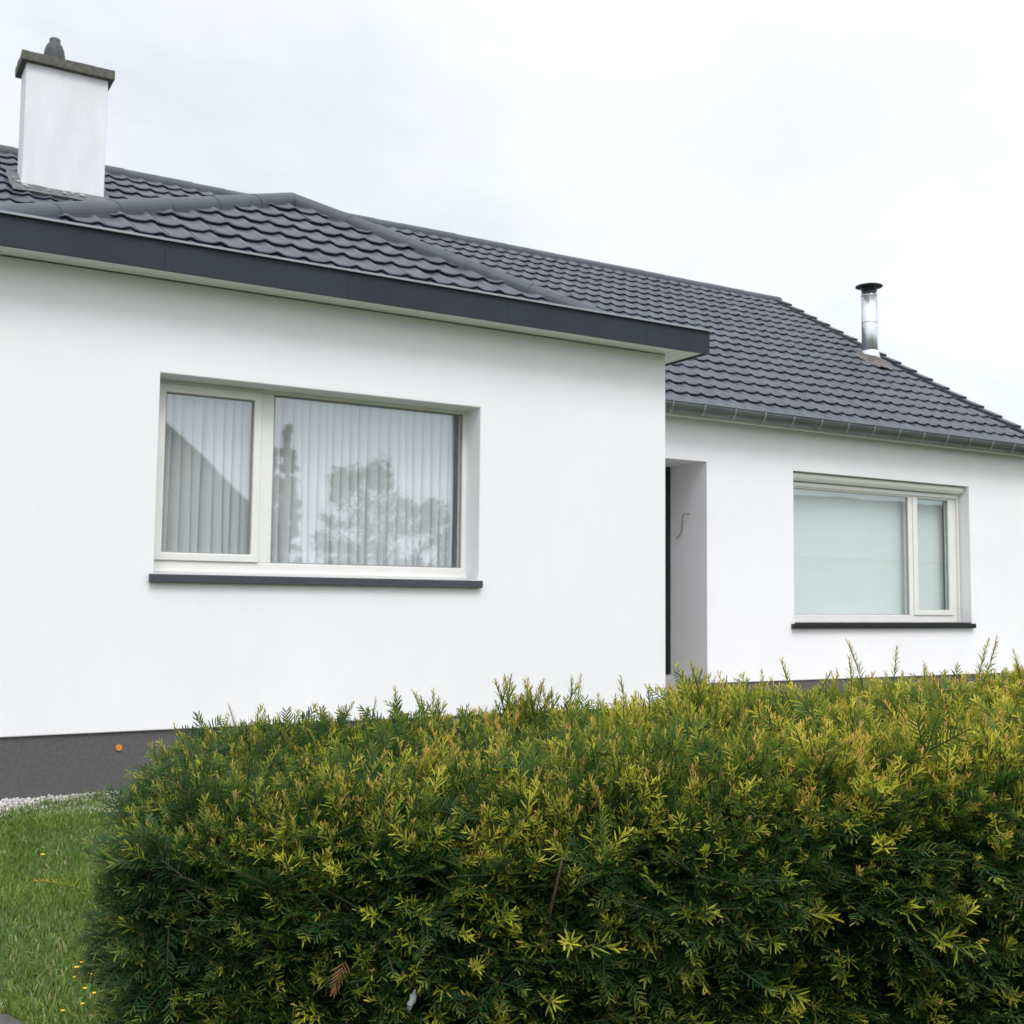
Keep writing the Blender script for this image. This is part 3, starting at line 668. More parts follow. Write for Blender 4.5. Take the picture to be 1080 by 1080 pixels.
def needle(base, d, nrm, L, w, droop, age, tan, out):
    """5-vertex blade"""
    s = np.cross(d, nrm); s /= np.linalg.norm(s)+1e-9
    n = np.cross(s, d)
    mid = base + d*L*0.45 + n*L*0.03; tip = base + d*L - n*L*droop
    hi = base + d*L*0.80 - n*L*droop*0.55
    out[0] += [base - s*w*0.28, base + s*w*0.28, mid + s*w*0.5, mid - s*w*0.5, hi + s*w*0.36, hi - s*w*0.36, tip]
    out[1] += [age*0.9]*2 + [age]*4 + [min(1, age*1.05)]; out[2] += [tan]*7
def new_out(): return [[], [], []]
def twig_curve(L, droop, n):
    u = np.linspace(0, 1, n)
    return np.stack([np.zeros(n), u*L, -droop*L*u*u], 1)       # grows along +y, up is +z
def template(kind, r):
    """twig along +y, flat face up (+z).  returns needle verts, twig points"""
    o = new_out(); tw = []
    def spray(L, droop, org, yawd, age0, tipage, tiptan, nl, pitch=0.0):
        n = max(6, int(L/0.0030)); P = twig_curve(L, droop, n)
        cy, sy = math.cos(yawd), math.sin(yawd); cp, sp = math.cos(pitch), math.sin(pitch)
        Rm = np.array([[cy, sy, 0], [-sy, cy, 0], [0, 0, 1]]).T @ np.array([[1, 0, 0], [0, cp, -sp], [0, sp, cp]])
        T = (Rm @ P.T).T + org; tw.append(T)
        for i in range(n):
            u = i/(n-1)
            if u < 0.06: continue
            side = 1 if i % 2 else -1
            ang = math.radians(r.normal(62-30*u, 8)); tl = r.normal(0.12, 0.2)
            dloc = np.array([side*math.sin(ang), math.cos(ang), tl]); dloc /= np.linalg.norm(dloc)
            nloc = np.array([r.normal(0, .25), r.normal(0, .25), 1.0])
            L_ = nl*(0.65+0.5*math.sin(PI*min(1, u*0.9+0.12)))*r.uniform(0.85, 1.1)
            k = max(0, (u-0.62)/0.38)
            needle(T[i], Rm @ dloc, Rm @ nloc, L_, 0.0029*r.uniform(.85, 1.15), r.uniform(0, .2), age0*(1-k)+tipage*k + r.normal(0, .035), tiptan*k*k, o)
        return T
    def tuft(org, axis, n, nl, age, tan, spread=1.0):
        axis = axis/np.linalg.norm(axis); a = np.cross(axis, [0.3, 0.5, 0.8]); a /= np.linalg.norm(a); bq = np.cross(axis, a)
        for i in range(n):
            ph = i*2.4 + r.normal(0, .2); op = r.uniform(0.25, 1.15)*spread
            d = axis*math.cos(op) + (a*math.cos(ph)+bq*math.sin(ph))*math.sin(op)
            needle(org + axis*r.uniform(-.004, .006), d, axis + r.normal(0, .15, 3), nl*r.uniform(.7, 1.1), 0.0030, r.uniform(-.05, .18), age + r.normal(0, .05), tan*r.uniform(.5, 1.1) if op < 0.7*spread else tan*.3, o)
    def upright(L, nl, age0, tipage, tiptan, org, lean):
        n = max(8, int(L/0.0020)); u = np.linspace(0, 1, n)
        T = org + np.stack([lean[0]*u*u*L, u*L, lean[1]*u*u*L], 1); tw.append(T)
        for i in range(n):
            uu = u[i]
            if uu < 0.05: continue
            ph = i*2.39996; op = math.radians(r.normal(58-32*uu**1.5, 9))
            d = np.array([math.sin(op)*math.cos(ph), math.cos(op), math.sin(op)*math.sin(ph)])
            k = max(0, (uu-0.45)/0.55)
            L_ = nl*(1.0-0.55*uu**3)*r.uniform(.8, 1.1)
            needle(T[i], d, np.array([0, 1.0, 0]) + r.normal(0, .2, 3), L_, 0.0023, r.uniform(-.12, .1), age0*(1-k)+tipage*k + r.normal(0, .04), tiptan*k**4.0*r.uniform(.6, 1.5), o)
        return T
    if kind == 'spray':
        spray(r.uniform(.09, .13), r.uniform(.1, .35), np.zeros(3), 0, r.uniform(.06, .22), r.uniform(.2, .42), 0.0, 0.025)
    elif kind == 'fan':
        T = spray(r.uniform(.13, .17), r.uniform(.05, .3), np.zeros(3), 0, r.uniform(.05, .18), r.uniform(.25, .55), .1, 0.024)
        for sgn in (-1, 1):
            for f in (.35, .6):
                spray(r.uniform(.05, .09), r.uniform(0, .3), T[int(f*(len(T)-1))], sgn*r.uniform(.6, 1.0), r.uniform(.06, .22), r.uniform(.25, .6), .15, 0.021, r.normal(0, .15))
    elif kind == 'young':                                    # dark spray carrying a lime star of new growth
        T = spray(r.uniform(.08, .12), r.uniform(-.1, .25), np.zeros(3), 0, r.uniform(.12, .3), .75, 0.1, 0.023)
        ax = T[-1]-T[-4]; ag = r.uniform(.68, .95); tn = r.uniform(.05, .5)
        def side_shoot(q, a, Ls, nl_):
            s0 = len(o[0]); upright(Ls, nl_, ag-.15, ag, tn, np.zeros(3), r.normal(0, .25, 2)); tw.pop()
            a = np.array(a, float); a /= np.linalg.norm(a); z = np.array([0, 1., 0]); v = np.cross(z, a); c = z @ a; K = np.array([[0, -v[2], v[1]], [v[2], 0, -v[0]], [-v[1], v[0], 0]])
            Rm = np.eye(3) + K + K @ K/(1+c); o[0][s0:] = [Rm @ p + q for p in o[0][s0:]]; tw.append(np.array([q, q + a*Ls]))
        side_shoot(T[-2], ax, r.uniform(.022, .05), .023)
        for sgn in (-1, 1):
            if r.random() < .75: side_shoot(T[int(len(T)*r.uniform(.55, .92))], (sgn*r.uniform(.4, 1.0), .8, r.uniform(0, .6)), r.uniform(.015, .038), r.uniform(.017, .022))
    elif kind == 'upright':
        T = upright(r.uniform(.075, .125), .0235, r.uniform(.34, .52), r.uniform(.62, .85), r.uniform(.45, .95), np.zeros(3), r.normal(0, .18, 2))
        for _ in range(r.integers(1, 4)):
            q = T[int(len(T)*r.uniform(.3, .7))]; s0 = len(o[0])
            ph = r.uniform(0, 2*PI); Ls = r.uniform(.03, .055)
            upright(Ls, .017, .5, r.uniform(.65, .9), r.uniform(.4, .9), np.zeros(3), r.normal(0, .2, 2))
            tw.pop(); a = np.array([math.cos(ph)*.62, .75, math.sin(ph)*.62]); a /= np.linalg.norm(a)
            z = np.array([0, 1., 0]); v = np.cross(z, a); c = z @ a; K = np.array([[0, -v[2], v[1]], [v[2], 0, -v[0]], [-v[1], v[0], 0]])
            Rm = np.eye(3) + K + K @ K/(1+c)
            o[0][s0:] = [Rm @ p + q for p in o[0][s0:]]; tw.append(np.array([q, q + a*Ls]))
    elif kind == 'tall':
        upright(r.uniform(.13, .20), .029, r.uniform(.36, .5), .72, .95, np.zeros(3), r.normal(0, .35, 2))
    return np.array(o[0]), np.array(o[1]), np.array(o[2]), tw
tr_ = np.random.default_rng(5)
TPL = {k: [template(k, tr_) for _ in range(n)] for k, n in (('spray', 7), ('fan', 7), ('young', 8), ('upright', 9), ('tall', 5))}

HR = np.array([math.cos(YAW), -math.sin(YAW), 0]); HF = np.array([math.sin(YAW), math.cos(YAW), 0]); HUP = np.array([0, 0, 1.0])
HO = np.array([CAM.x, CAM.y, 0])
LAT0, LAT1 = -0.612, 2.15
def dfront(l): return 2.06 + 0.10*max(0, -l-0.35)**1.0 + 0.03*l
def dback(l): return dfront(l) + 0.84
def ztop(l, v):                                               # v 0 front .. 1 back
    return float(np.interp(l, [-1.0, -.4, 0.1, .45, .9, 1.3, 2.2], [.725, .745, .788, .818, .855, .885, .92])) + 0.060*v
def nz(p, s): return mnoise.noise((p[0]*s, p[1]*s, p[2]*s))
def hedge_point(region, r):
    """sample (local l, d, z), outward normal in local axes (l, d, z)"""
    if region == 'front':
        l = r.uniform(LAT0+.06, LAT1); z = 0.02 + (ztop(l, 0)-0.02)*r.uniform(0, 1)**0.62; p = np.array([l, dfront(l), z]); n = np.array([0, -1.0, .12])
        k = max(0, (z-(ztop(l, 0)-.16))/.16)
        p[1] += .13*k*k; n += np.array([0, 0, 1.1])*k
        e = max(0, (LAT0+.20-l)/.14); p[1] += .10*e*e; n += np.array([-1.0, 0, 0])*e
    elif region == 'top':
        v = r.uniform(.06, 1); l = r.uniform(LAT0-.03-.13*v, LAT1); p = np.array([l, dfront(l)+(dback(l)-dfront(l))*v, ztop(l, v)]); n = np.array([0, 0, 1.0])
        k = max(0, (.22-v)/.22); p[2] -= .09*k*k; n += np.array([0, -.8, 0])*k
        e = max(0, (LAT0+.12-l)/.2); p[2] -= .03*e*e; n += np.array([-.8, 0, 0])*e
        k = max(0, (v-.85)/.15); p[2] -= .05*k*k; n += np.array([0, .8, 0])*k
    elif region == 'end':
        v = r.uniform(0.02, 1); z = 0.02 + (ztop(LAT0, v)-.04)*r.uniform(0, 1)**0.7; p = np.array([LAT0 - .19*v - .045*min(1, z/.7), dfront(LAT0)+.84*v, z]); n = np.array([-1.0, -.05, .1])
        k = max(0, (z-(ztop(LAT0, v)-.14))/.14); p[0] += .03*k*k; n += np.array([0, 0, .9])*k
        e = max(0, (.16-v)/.16); p[0] += .05*e*e; n += np.array([0, -.8, 0])*e
    else:
        l = r.uniform(LAT0-.1, LAT1); z = r.uniform(.02, .9); p = np.array([l, dback(l), min(z, ztop(l, 1)-.02)]); n = np.array([0, 1.0, .1])
    return p, n/np.linalg.norm(n)
hedge = tag(empty('yew_hedge', tuple(HO + HR*0.4 + HF*2.45)), 'clipped dark green yew hedge with tan tipped new growth in the foreground', 'hedge')
HINV = np.array(hedge.location)
TOW = np.stack([HR, HF, HUP], 1)                              # local -> world columns
hr = np.random.default_rng(17)
PV, PA, PT, TWV, TWF = [], [], [], [], []; TWN = [0]
def place(tpl, pos, axis, upv, sc, dage, dtan):
    V, A, Tn, tw = tpl
    y = axis/np.linalg.norm(axis); x = np.cross(y, upv); x /= np.linalg.norm(x)+1e-9; z = np.cross(x, y)
    Rm = np.stack([x, y, z], 1)*sc
    PV.append(V @ Rm.T + pos); PA.append(np.clip(A*dage[0]+dage[1], 0, 1)); PT.append(np.clip(Tn*dtan, 0, 1))
    for T in tw:
        T = T[::max(1, len(T)//5)]
        if len(T) < 2: continue
        W_ = T @ Rm.T + pos; base = TWN[0]; n = len(W_); TWN[0] += 3*n; r0 = 0.0017*sc
        dirs = np.array([[1, 0, 0], [-.5, .87, 0], [-.5, -.87, 0]])
        a = np.cross(W_[-1]-W_[0], [0.2, .3, .9]); a /= np.linalg.norm(a); b_ = np.cross(W_[-1]-W_[0], a); b_ /= np.linalg.norm(b_)
        ringv = []
        for i in range(n):
            rr = r0*(1-.5*i/(n-1))
            for ca, sa in ((1, 0), (-.5, .87), (-.5, -.87)): ringv.append(W_[i] + rr*(ca*a+sa*b_))
        TWV.append(np.array(ringv))
        for i in range(n-1):
            for k in range(3): TWF.append((base+i*3+k, base+i*3+(k+1)%3, base+(i+1)*3+(k+1)%3, base+(i+1)*3+k))
for region, count in (('front', 4100), ('top', 6800), ('end', 1500), ('back', 1100)):
    for i in range(count):
        p, n = hedge_point(region, hr)
        clump = nz(p, 5.5)+0.6*nz(p+7, 12)
        depth = abs(hr.normal(0, .035)) if i % 3 else hr.uniform(.02, .11)
        bulge = clump*0.062
        p = p + n*(bulge-depth)
        if p[2] < 0.01: p[2] = 0.01
        top_light = max(0, n[2])
        fresh = 0.46+0.5*nz(p+3, 2.3) + (0.25+.30*max(0, n[2]))*(p[0]/1.2)            # more new growth towards the right end
        if region == 'top':
            kind = hr.choice(['upright', 'young', 'fan', 'tall'], p=[.76, .10, .12, .02]) if n[2] > .75 else hr.choice(['upright', 'young', 'spray', 'fan'], p=[.35, .3, .1, .25])
        else:
            if n[2] > .55: kind = hr.choice(['upright', 'young', 'fan', 'spray'], p=[.32, .30, .23, .15])
            else: kind = hr.choice(['spray', 'fan', 'young', 'upright'], p=[.34, .40, .22, .04])
        if depth > .05 and kind in ('young', 'upright', 'tall'): kind = 'fan'
        T = TPL[kind][hr.integers(len(TPL[kind]))]
        ax = n*0.75 + np.array([hr.normal(0, .45), hr.normal(0, .25), 0.35+hr.normal(0, .28)])
        if region == 'top': ax = n*1.0 + np.array([hr.normal(0, .26), hr.normal(0, .26), .55])
        if kind == 'tall': ax = n + np.array([hr.normal(0, .12), hr.normal(0, .12), 1.2]) if region == 'top' else ax
        if kind in ('spray', 'fan'): ax[2] -= .25
        upv = np.array([hr.normal(0, .3), -.45+hr.normal(0, .3), 1.0])
        if abs(np.dot(ax/np.linalg.norm(ax), upv/np.linalg.norm(upv))) > .93: upv = np.array([hr.normal(0, 1), -1, .2])
        sc = hr.uniform(.85, 1.25)*(1.18 if kind == 'young' and p[2] < .62 and p[0] > -.1 else 1.0) if region != 'top' or kind != 'upright' else hr.uniform(.85, 1.3)
        if kind == 'tall': sc = hr.uniform(.6, 1.0)
        W_ = TOW @ p + HO - HINV
        da = (0.70+0.45*min(1.2, max(0, fresh)), (0.16+.13*p[0])*top_light)  # age also raised on upward-facing shoots, painting in the brighter top light
        place(T, W_ - (TOW @ (ax/np.linalg.norm(ax)))*0.05*sc, TOW @ ax, TOW @ upv, sc, da, (0.60+.34*p[0])+.8*hr.random())
# a few long leaders that stand out of the clipped outline: (lat, depth, base z, direction, scale)
for (l, d, z, ax, sc) in ((-.66, 2.8, .82, (.1, 0, 1), 0.65), (-.36, 2.85, .84, (.5, 0, .8), 0.65), (-.20, 2.75, .82, (0, 0, 1), 0.77), (.01, 2.7, .82, (-.1, 0, 1), 0.96), (.03, 2.72, .82, (.15, 0, 1), 0.91), (.06, 2.7, .82, (.3, 0, .9), 0.85), (.14, 2.6, .84, (.1, 0, 1), 1.12), (.17, 2.35, .82, (.12, 0, 1), 0.96),
                          (.42, 2.4, .85, (.05, 0, 1), 1.12), (.55, 2.5, .87, (.0, 0, 1), 0.96), (.80, 2.6, .90, (-.05, 0, 1), 1.15), (.88, 2.7, .90, (.2, 0, 1), 1.01), (1.02, 2.6, .90, (.5, 0, .75), 1.12), (1.10, 2.75, .92, (.1, 0, 1), 1.06), (1.16, 2.6, .93, (-.2, 0, 1), 1.01), (1.22, 2.55, .93, (.05, 0, 1), 1.06),
                          (-.74, 2.25, .57, (-1, 0, .7), 1.01), (.40, 2.10, .70, (.25, -.3, 1), 0.75), (.16, 2.03, .72, (.15, -.2, 1), 0.85)):
    T = TPL['tall'][hr.integers(5)]
    z = ztop(l, (d-dfront(l))/.84)+.02 if z > .75 else z
    place(T, TOW @ np.array([l, d, z]) + HO - HINV, TOW @ np.array(ax, float), TOW @ np.array([0.2, -1.0, .1]), sc*.78, (1.0, 0.05), .9)
# denser upright tufts along the skyline
for l, d, n_, sp, k in ((-.50, 2.75, 9, .05, 1.0), (-.22, 2.8, 14, .05, 1.15), (-.42, 2.7, 6, .03, 1.1), (.02, 2.78, 14, .045, 1.25), (.07, 2.7, 6, .03, 1.2), (.20, 2.5, 9, .06, 1.3), (.36, 2.6, 12, .06, 1.3), (.45, 2.45, 8, .05, 1.4), (.58, 2.6, 10, .06, 1.25), (.78, 2.7, 8, .04, 1.2), (1.0, 2.75, 9, .06, 1.1), (1.12, 2.7, 7, .05, 1.15), (1.2, 2.75, 7, .05, 1.15)):
    for _ in range(n_):
        q = np.array([l+hr.normal(0, sp), d+hr.normal(0, sp), 0]); q[2] = ztop(q[0], (q[1]-dfront(q[0]))/.84)-.01+hr.normal(0, .012)
        place(TPL['upright'][hr.integers(len(TPL['upright']))], TOW @ q + HO - HINV, TOW @ np.array([hr.normal(0, .18)+(q[0]-l)*2, hr.normal(0, .15), 1.0]), TOW @ np.array([.2, -1., .1]), k*hr.uniform(.8, 1.05), (.95, .05+.1*l), .7)
NV = np.concatenate(PV); NA = np.concatenate(PA); NT = np.concatenate(PT)
nn = len(NV)//7; b7 = np.arange(nn)[:, None]*7
quads = np.concatenate([b7+np.array([[0, 1, 2, 3]]), b7+np.array([[3, 2, 4, 5]])]); tris = b7+np.array([[5, 4, 6]])
np_mesh('foliage', NV, [quads, tris], YEW, hedge, {'age': NA, 'tan': NT})
np_mesh('twigs', np.concatenate(TWV), [np.array(TWF)], TWIG, hedge)
# added solid core standing for inner twigs: near black for shade, blocks light
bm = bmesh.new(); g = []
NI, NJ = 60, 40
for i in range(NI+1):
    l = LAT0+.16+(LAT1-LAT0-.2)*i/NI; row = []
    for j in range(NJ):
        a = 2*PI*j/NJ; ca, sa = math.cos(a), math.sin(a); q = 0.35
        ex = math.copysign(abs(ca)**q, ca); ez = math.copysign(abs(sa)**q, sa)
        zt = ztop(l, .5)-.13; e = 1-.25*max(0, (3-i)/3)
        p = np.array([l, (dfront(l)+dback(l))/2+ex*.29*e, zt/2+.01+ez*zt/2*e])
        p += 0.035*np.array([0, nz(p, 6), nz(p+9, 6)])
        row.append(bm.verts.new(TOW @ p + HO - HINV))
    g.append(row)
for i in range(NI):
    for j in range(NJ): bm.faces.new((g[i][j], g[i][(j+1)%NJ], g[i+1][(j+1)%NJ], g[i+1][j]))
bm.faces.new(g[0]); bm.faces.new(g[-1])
link_mesh('dark_core', bm, DARKCORE, hedge)
# visible woody branches near the front
for (l, d, z0_, z1_, dl) in ((.075, 2.035, .48, .72, .01), (-.42, 2.09, .42, .60, .05), (.55, 2.10, .45, .62, -.04)):
    bm = bmesh.new(); pts = [TOW @ np.array([l+dl*u+.008*math.sin(u*7+l*9), d+.10*(1-u)**2, z0_+(z1_-z0_)*u]) + HO - HINV for u in (0, .2, .4, .6, .8, 1)]
    tube(bm, pts, [.0042, .0038, .0034, .003, .0024, .0016], 7); link_mesh('branch', bm, BARK, hedge, smooth=True)
# one dead sprig hanging on the front face
o3 = new_out()
for i in range(15):
    u = i/14; side = 1 if i % 2 else -1
    needle(np.array([0, u*.05, -.2*u*u*.06]), np.array([side*(.75-.45*u)+random.gauss(0, .08), .85, .15*side+random.gauss(0, .1)]), np.array([0, 0, 1.]), .024*(1-.3*u), .0022, .15, .5, 1, o3)
V = np.array(o3[0]); ax = TOW @ np.array([-.30, -.25, -1.0]); ax /= np.linalg.norm(ax); x_ = np.cross(ax, TOW @ np.array([0.3, -1., .2])); x_ /= np.linalg.norm(x_)
V = V @ np.stack([x_, ax, np.cross(x_, ax)], 1).T + TOW @ np.array([-.275, 2.0, .555]) + HO - HINV
n3 = len(V)//7; b3 = np.arange(n3)[:, None]*7
DEAD = simple('dead_needles', (0.26, 0.105, 0.05), 0.8, var=0.3, scale=40)
o = np_mesh('dead_sprig', V, [np.concatenate([b3+np.array([[0, 1, 2, 3]]), b3+np.array([[3, 2, 4, 5]])]), b3+np.array([[5, 4, 6]])], DEAD, hedge); o['label'] = 'dead rust brown sprig low on the hedge front'
# pale scrap caught in the needles
bm = bmesh.new(); bmesh.ops.create_icosphere(bm, subdivisions=3, radius=1)
for v in bm.verts:
    c0 = v.co.copy(); v.co *= 1+0.55*mnoise.noise(c0*2.3)+.3*mnoise.noise(c0*6)
    v.co = Vector((v.co.x*.006, v.co.y*.004, v.co.z*.0145)); v.co.x += .35*v.co.z
SCRAP = simple('pale_scrap', (0.30, 0.31, 0.33), 0.8, var=0.3, scale=150)
o = link_mesh('scrap', bm, SCRAP, smooth=True, loc=tuple(TOW @ np.array([-.158, 1.975, .50]) + HO))
tag(o, 'small pale grey scrap caught low in the front of the hedge', 'scrap')

# ------------------------------------------------------------------ gravel and grass
gr_ = np.random.default_rng(3)
bm = bmesh.new(); bmesh.ops.create_icosphere(bm, subdivisions=1, radius=1)
bm.verts.ensure_lookup_table(); IV = np.array([tuple(v.co) for v in bm.verts]); IF = np.array([[v.index for v in f.verts] for f in bm.faces]); bm.free()
def lawn_edge(x): return -0.43 + 0.30*min(1, max(0, (x+4.85)/.5)) + (.0 if x < -4.2 else -.25*min(1, (x+4.2)/1.0)) + 0.05*mnoise.noise((x*4, 0, 0))
PVs, PFs, PC = [], [], []
for i in range(9000):
    x = gr_.uniform(-6.2, -0.2) if i % 3 else gr_.uniform(-5.2, -4.0); y = gr_.uniform(-.60, .012)
    if y < lawn_edge(x)-.10: continue
    s = gr_.uniform(.005, .012)*np.array([gr_.uniform(.8, 1.4), gr_.uniform(.7, 1.2), gr_.uniform(.5, .9)])
    a = gr_.uniform(0, 2*PI); Rm = np.array([[math.cos(a), -math.sin(a), 0], [math.sin(a), math.cos(a), 0], [0, 0, 1]])
    V = (IV*(1+gr_.normal(0, .12, (len(IV), 1))))*s @ Rm.T + np.array([x, y, .006+s[2]*gr_.uniform(0, 1.2)])
    PFs.append(IF+sum(len(q) for q in PVs[:0])+len(PVs)*len(IV)); PVs.append(V); PC.append(np.full(len(IV), gr_.uniform(0, 1)))
PEB, t, b = newmat('pale_pebbles'); at = t.nodes.new('ShaderNodeAttribute'); at.attribute_name = 'tone'
t.links.new(ramp(t, at.outputs['Fac'], [(0, (.18, .14, .12)), (.35, (.38, .34, .31)), (.7, (.52, .49, .46)), (1, (.64, .62, .60))]), b.inputs['Base Color']); b.inputs['Roughness'].default_value = .8
o = np_mesh('pebbles', np.concatenate(PVs), [np.concatenate(PFs)], PEB, None, {'tone': np.concatenate(PC)}, smooth=True); o['kind'] = 'stuff'

GRASS, t, b = newmat('grass_blades'); o_ = t.nodes['Material Output']; at = t.nodes.new('ShaderNodeAttribute'); at.attribute_name = 'tone'
col = ramp(t, at.outputs['Fac'], [(0, (.032, .085, .012)), (.45, (.110, .195, .026)), (.75, (.20, .275, .045)), (.86, (.28, .28, .10)), (1, (.46, .41, .23))])
t.links.new(col, b.inputs['Base Color']); b.inputs['Roughness'].default_value = .5; b.inputs['Specular IOR Level'].default_value = .3
tl = t.nodes.new('ShaderNodeBsdfTranslucent'); t.links.new(col, tl.inputs[0]); ms = t.nodes.new('ShaderNodeMixShader'); ms.inputs[0].default_value = .3
t.links.new(b.outputs[0], ms.inputs[1]); t.links.new(tl.outputs[0], ms.inputs[2]); t.links.new(ms.outputs[0], o_.inputs[0])
NB = 150000
bx = np.concatenate([gr_.uniform(-5.9, -3.6, 105000), gr_.uniform(-8, 1.2, NB-105000)]); by = np.concatenate([gr_.uniform(-4.6, 0.0, 105000), gr_.uniform(-5.2, 0.0, NB-105000)])
patch = np.array([mnoise.noise((x*1.6, y*1.6, 0))+.5*mnoise.noise((x*5, y*5, 2)) for x, y in zip(bx, by)])
edge = np.array([lawn_edge(x) for x in bx])
onpath = bx < np.interp(by, [-9.2, -4.0, -3.82, -3.66, -3.56, -3.5, -3.4], [-4.9, -5.16, -5.19, -5.24, -5.34, -5.6, -9.0]) - .015 + .03*patch
keep = (by < edge+.015*gr_.normal(0, 1, NB)) & ~onpath & (gr_.random(NB) < .72+.5*patch)
bx, by, patch, edge = bx[keep], by[keep], patch[keep], edge[keep]; NB = len(bx)
h = gr_.uniform(.014, .036, NB)*(1+.55*patch)*(1+1.3*np.exp(-((edge-by)/.14)**2)); h = np.clip(h, .014, .15)
lean = gr_.normal(0, .55, (NB, 2))*h[:, None]; w = gr_.uniform(.0014, .0030, NB); th = gr_.uniform(0, PI, NB)
sx = np.cos(th)*w; sy = np.sin(th)*w
dry = gr_.random(NB); tone = np.clip(gr_.normal(.45, .15, NB)+.22*patch, 0, .78); tone = np.where(dry < .03+.08*np.clip(-patch, 0, 1)+.07*(by < -2.9), gr_.uniform(.82, 1, NB), tone)
zero = np.zeros(NB)
GVt = np.stack([np.stack([bx-sx, by-sy, zero-.004], 1), np.stack([bx+sx, by+sy, zero-.004], 1),
                np.stack([bx+sx*.8+lean[:, 0]*.35, by+sy*.8+lean[:, 1]*.35, h*.6], 1), np.stack([bx-sx*.8+lean[:, 0]*.35, by-sy*.8+lean[:, 1]*.35, h*.6], 1),
                np.stack([bx+lean[:, 0], by+lean[:, 1], h*np.clip(1-.25*(lean**2).sum(1)/h**2, .45, 1)], 1)], 1).reshape(-1, 3)
b5 = np.arange(NB)[:, None]*5
o = np_mesh('grass', GVt, [b5+np.array([[0, 1, 2, 3]]), b5+np.array([[3, 2, 4]])], GRASS, None, {'tone': np.repeat(tone, 5)}); o['kind'] = 'stuff'

# small yellow flowers in the lawn
YEL = simple('yellow_petals', (0.80, 0.50, 0.01), .6, var=.1, scale=200); STEM = simple('flower_stem', (.07, .13, .03), .6)
def make_flower():
    root = empty('yellow_flower')
    bm = bmesh.new(); tube(bm, [(0, 0, 0), (.002, .001, .025), (.001, .0, .052)], .0010, 5); link_mesh('stem', bm, STEM, root)
    bm = bmesh.new()
    for k in range(12):
        a = 2*PI*k/12; ca, sa = math.cos(a), math.sin(a); r0, r1 = .0018, .0078
        q = [(r0*ca-.0018*-sa, r0*sa-.0018*ca, .052), (r1*ca-.0026*-sa, r1*sa-.0026*ca, .0565), ((r1+.0015)*ca, (r1+.0015)*sa, .056), (r1*ca+.0026*-sa, r1*sa+.0026*ca, .0565), (r0*ca+.0018*-sa, r0*sa+.0018*ca, .052)]
        lo_ = [bm.verts.new((p[0], p[1], p[2]-.0012)) for p in q]; hi_ = [bm.verts.new(p) for p in q]
        bm.faces.new(hi_); bm.faces.new(lo_[::-1])
        for i in range(5): bm.faces.new((lo_[i], lo_[(i+1)%5], hi_[(i+1)%5], hi_[i]))
    bmesh.ops.create_uvsphere(bm, u_segments=10, v_segments=6, radius=.0045, matrix=Matrix.Translation((0, 0, .0545)))
    link_mesh('flower_head', bm, YEL, root); return root
f0 = make_flower()
FL = [((-4.866, -1.824), 'lone yellow flower in the middle of the lawn', None, 1.1)]
FL += [(p, 'tiny yellow flower in the loose cluster of lawn flowers beside the hedge end', 'cluster of yellow lawn flowers', s) for p, s in (((-5.021, -3.451), .8), ((-4.997, -3.41), .8), ((-5.003, -3.533), .85), ((-4.987, -3.522), .7), ((-5.022, -3.502), .75), ((-5.04, -3.53), .7))]
FL += [(p, 'tiny yellow flower in the front lawn edge nearest the path', 'yellow flowers near the path', s) for p, s in (((-5.019, -3.71), .75), ((-5.12, -3.80), .65), ((-5.061, -3.76), .6), ((-5.03, -3.63), .6))]
for i, (p, lab, grp, s) in enumerate(FL):
    if i == 0: r_ = f0
    else:
        r_ = f0.copy(); C.objects.link(r_)
        for ch in list(f0.children): c = ch.copy(); C.objects.link(c); c.parent = r_
    r_.location = (p[0], p[1], 0); r_.scale = (s, s, s*.95); r_.rotation_euler = (0, 0, i*1.1)
    tag(r_, lab, 'flower', grp)

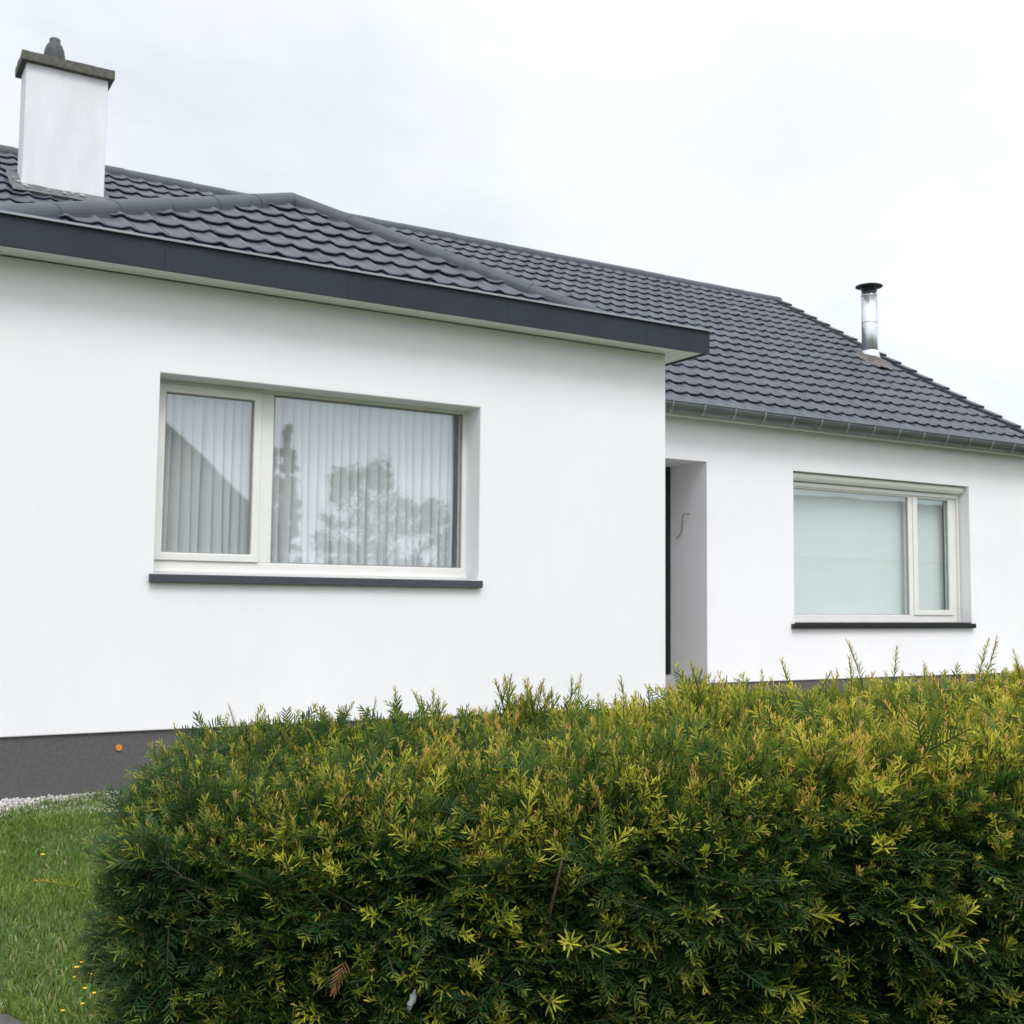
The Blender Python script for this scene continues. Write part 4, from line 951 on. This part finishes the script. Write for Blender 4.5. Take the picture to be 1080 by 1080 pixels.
# ------------------------------------------------------------------ across the road (seen reflected in the panes)
BRICK = simple('brown_brick', (.13, .085, .065), .9, var=.25, scale=8); ROOFT = simple('old_roof_tiles', (.06, .05, .048), .7, var=.25, scale=6)
RENDG = simple('grey_render', (.30, .32, .30), .9, var=.1)
def far_house(x0, x1, y0, y1, eave, ridge, along_x, wall, label, chimney=None, wins=()):
    h = tag(empty('far_house', ((x0+x1)/2, (y0+y1)/2, 0)), label, 'house'); off = Vector(h.location)
    L = lambda p: (p[0]-off.x, p[1]-off.y, p[2])
    bm = bmesh.new()
    if along_x:
        ym = (y0+y1)/2; prism(bm, [L((x0, y0, 0)), L((x0, y1, 0)), L((x0, y1, eave)), L((x0, ym, ridge)), L((x0, y0, eave))], (x1-x0, 0, 0))
    else:
        xm = (x0+x1)/2; prism(bm, [L((x0, y0, 0)), L((x1, y0, 0)), L((x1, y0, eave)), L((xm, y0, ridge)), L((x0, y0, eave))], (0, y1-y0, 0))
    link_mesh('wall', bm, wall, h)
    bm = bmesh.new(); e = .35; th = .14; k = (ridge-eave)/(((y1-y0) if along_x else (x1-x0))/2)
    if along_x:
        prism(bm, [L((x0-.2, y0-e, eave-e*k+.03)), L((x0-.2, ym, ridge+.03)), L((x0-.2, y1+e, eave-e*k+.03)), L((x0-.2, y1+e, eave-e*k+th)), L((x0-.2, ym, ridge+th)), L((x0-.2, y0-e, eave-e*k+th))], (x1-x0+.4, 0, 0))
    else:
        prism(bm, [L((x0-e, y0-.2, eave-e*k+.03)), L((xm, y0-.2, ridge+.03)), L((x1+e, y0-.2, eave-e*k+.03)), L((x1+e, y0-.2, eave-e*k+th)), L((xm, y0-.2, ridge+th)), L((x0-e, y0-.2, eave-e*k+th))], (0, y1-y0+.4, 0))
    rf = link_mesh('roof', bm, ROOFT, h)
    if chimney:
        a, c_, b0, b1, zt = chimney; bm = bmesh.new(); p0 = L((a, b0, 3)); p1 = L((c_, b1, zt)); add_box(bm, p0[0], p1[0], p0[1], p1[1], p0[2], p1[2]); ch = link_mesh('chimney', bm, BRICK, rf)
        bm = bmesh.new(); add_box(bm, p0[0]-.08, p1[0]+.08, p0[1]-.08, p1[1]+.08, zt+.001, zt+.12); link_mesh('chimney_cap', bm, CONC, rf)
    for wx in wins:
        p = L((wx, y1, 1.0)); bm = bmesh.new(); ring(bm, p[0], p[0]+1.5, 1.0, 2.3, .08, .08, .08, .08, p[1]+.002, p[1]+.05); wf = link_mesh('window', bm, PVC, h)
        box('pane', p[0]+.081, p[0]+1.419, p[1]+.006, p[1]+.02, 1.081, 2.219, DARKM, wf)
    return h
far_house(-9.4, 4.6, -33, -22, 3.0, 8.9, False, BRICK, 'brown gabled house across the road mirrored in the left window', None, (-4.3, -1.3))
far_house(24, 62, -34, -25, 3.4, 6.5, True, RENDG, 'long grey house across the road mirrored in the right window', (32.6, 34.2, -30.2, -29.2, 7.1))
LEAFF = twocolour_leaf('tree_leaves', .25)
def tree(x, y, H, Rr, kind, n, label, seed):
    r = np.random.default_rng(seed); root = tag(empty('tree', (x, y, 0)), label, 'tree', None)
    bm = bmesh.new(); tube(bm, [(0, 0, -.1), (.03, .02, H*.3), (-.04, .03, H*.6), (0, 0, H*.92)], [H*.028, H*.022, H*.013, H*.003], 9)
    for k in range(9):
        z = H*(.28+.06*k); a = k*2.4; L_ = Rr*(.8-.05*k) ; tube(bm, [(0, 0, z), (L_*.5*math.cos(a), L_*.5*math.sin(a), z+L_*.25), (L_*math.cos(a), L_*math.sin(a), z+L_*.6)], [H*.009, H*.006, H*.002], 6)
    link_mesh('trunk', bm, BARK, root)
    cl = []
    for _ in range(95):
        z = r.uniform(.22, .97); rad = Rr*(1.05*(1-z)**.75 if kind == 'cone' else math.sqrt(max(.03, 1-((z-.58)/.44)**2))); a = r.uniform(0, 2*PI); q = rad*math.sqrt(r.random())
        cl.append((q*math.cos(a), q*math.sin(a), z*H, r.uniform(.08, .24)*Rr+.05))
    cl = np.array(cl); idx = r.integers(0, len(cl), n); d = r.normal(0, 1, (n, 3)); d /= np.linalg.norm(d, axis=1)[:, None]
    c = cl[idx, :3] + d*cl[idx, 3:4]*r.uniform(.3, 1.05, (n, 1))
    u = r.normal(0, 1, (n, 3)); u /= np.linalg.norm(u, axis=1)[:, None]; v = np.cross(u, r.normal(0, 1, (n, 3))); v /= np.linalg.norm(v, axis=1)[:, None]; s = r.uniform(.035, .075, (n, 1))
    V = np.stack([c-u*s, c+v*s*.5, c+u*s, c-v*s*.5], 1).reshape(-1, 3)
    np_mesh('crown', V, [np.arange(n*4).reshape(-1, 4)], LEAFF, root, {'age': np.repeat(r.uniform(.1, .5, n), 4), 'tan': np.zeros(n*4)})
tree(4.55, -21.0, 5.9, .55, 'cone', 6000, 'slim conical tree across the road mirrored beside the window mullion', 1)
tree(3.95, -20.6, 5.2, .55, 'cone', 3500, 'shorter slim tree across the road mirrored next to the gable', 2)
tree(6.6, -20.5, 4.9, 1.35, 'round', 9000, 'round leafy tree across the road mirrored in the wide pane', 3)
tree(8.5, -20.0, 3.9, 1.2, 'round', 5000, 'lower leafy tree across the road mirrored right of the round tree', 4)
tree(10.4, -21.0, 3.7, 1.3, 'round', 5000, 'small bushy tree across the road mirrored at the pane edge', 6)
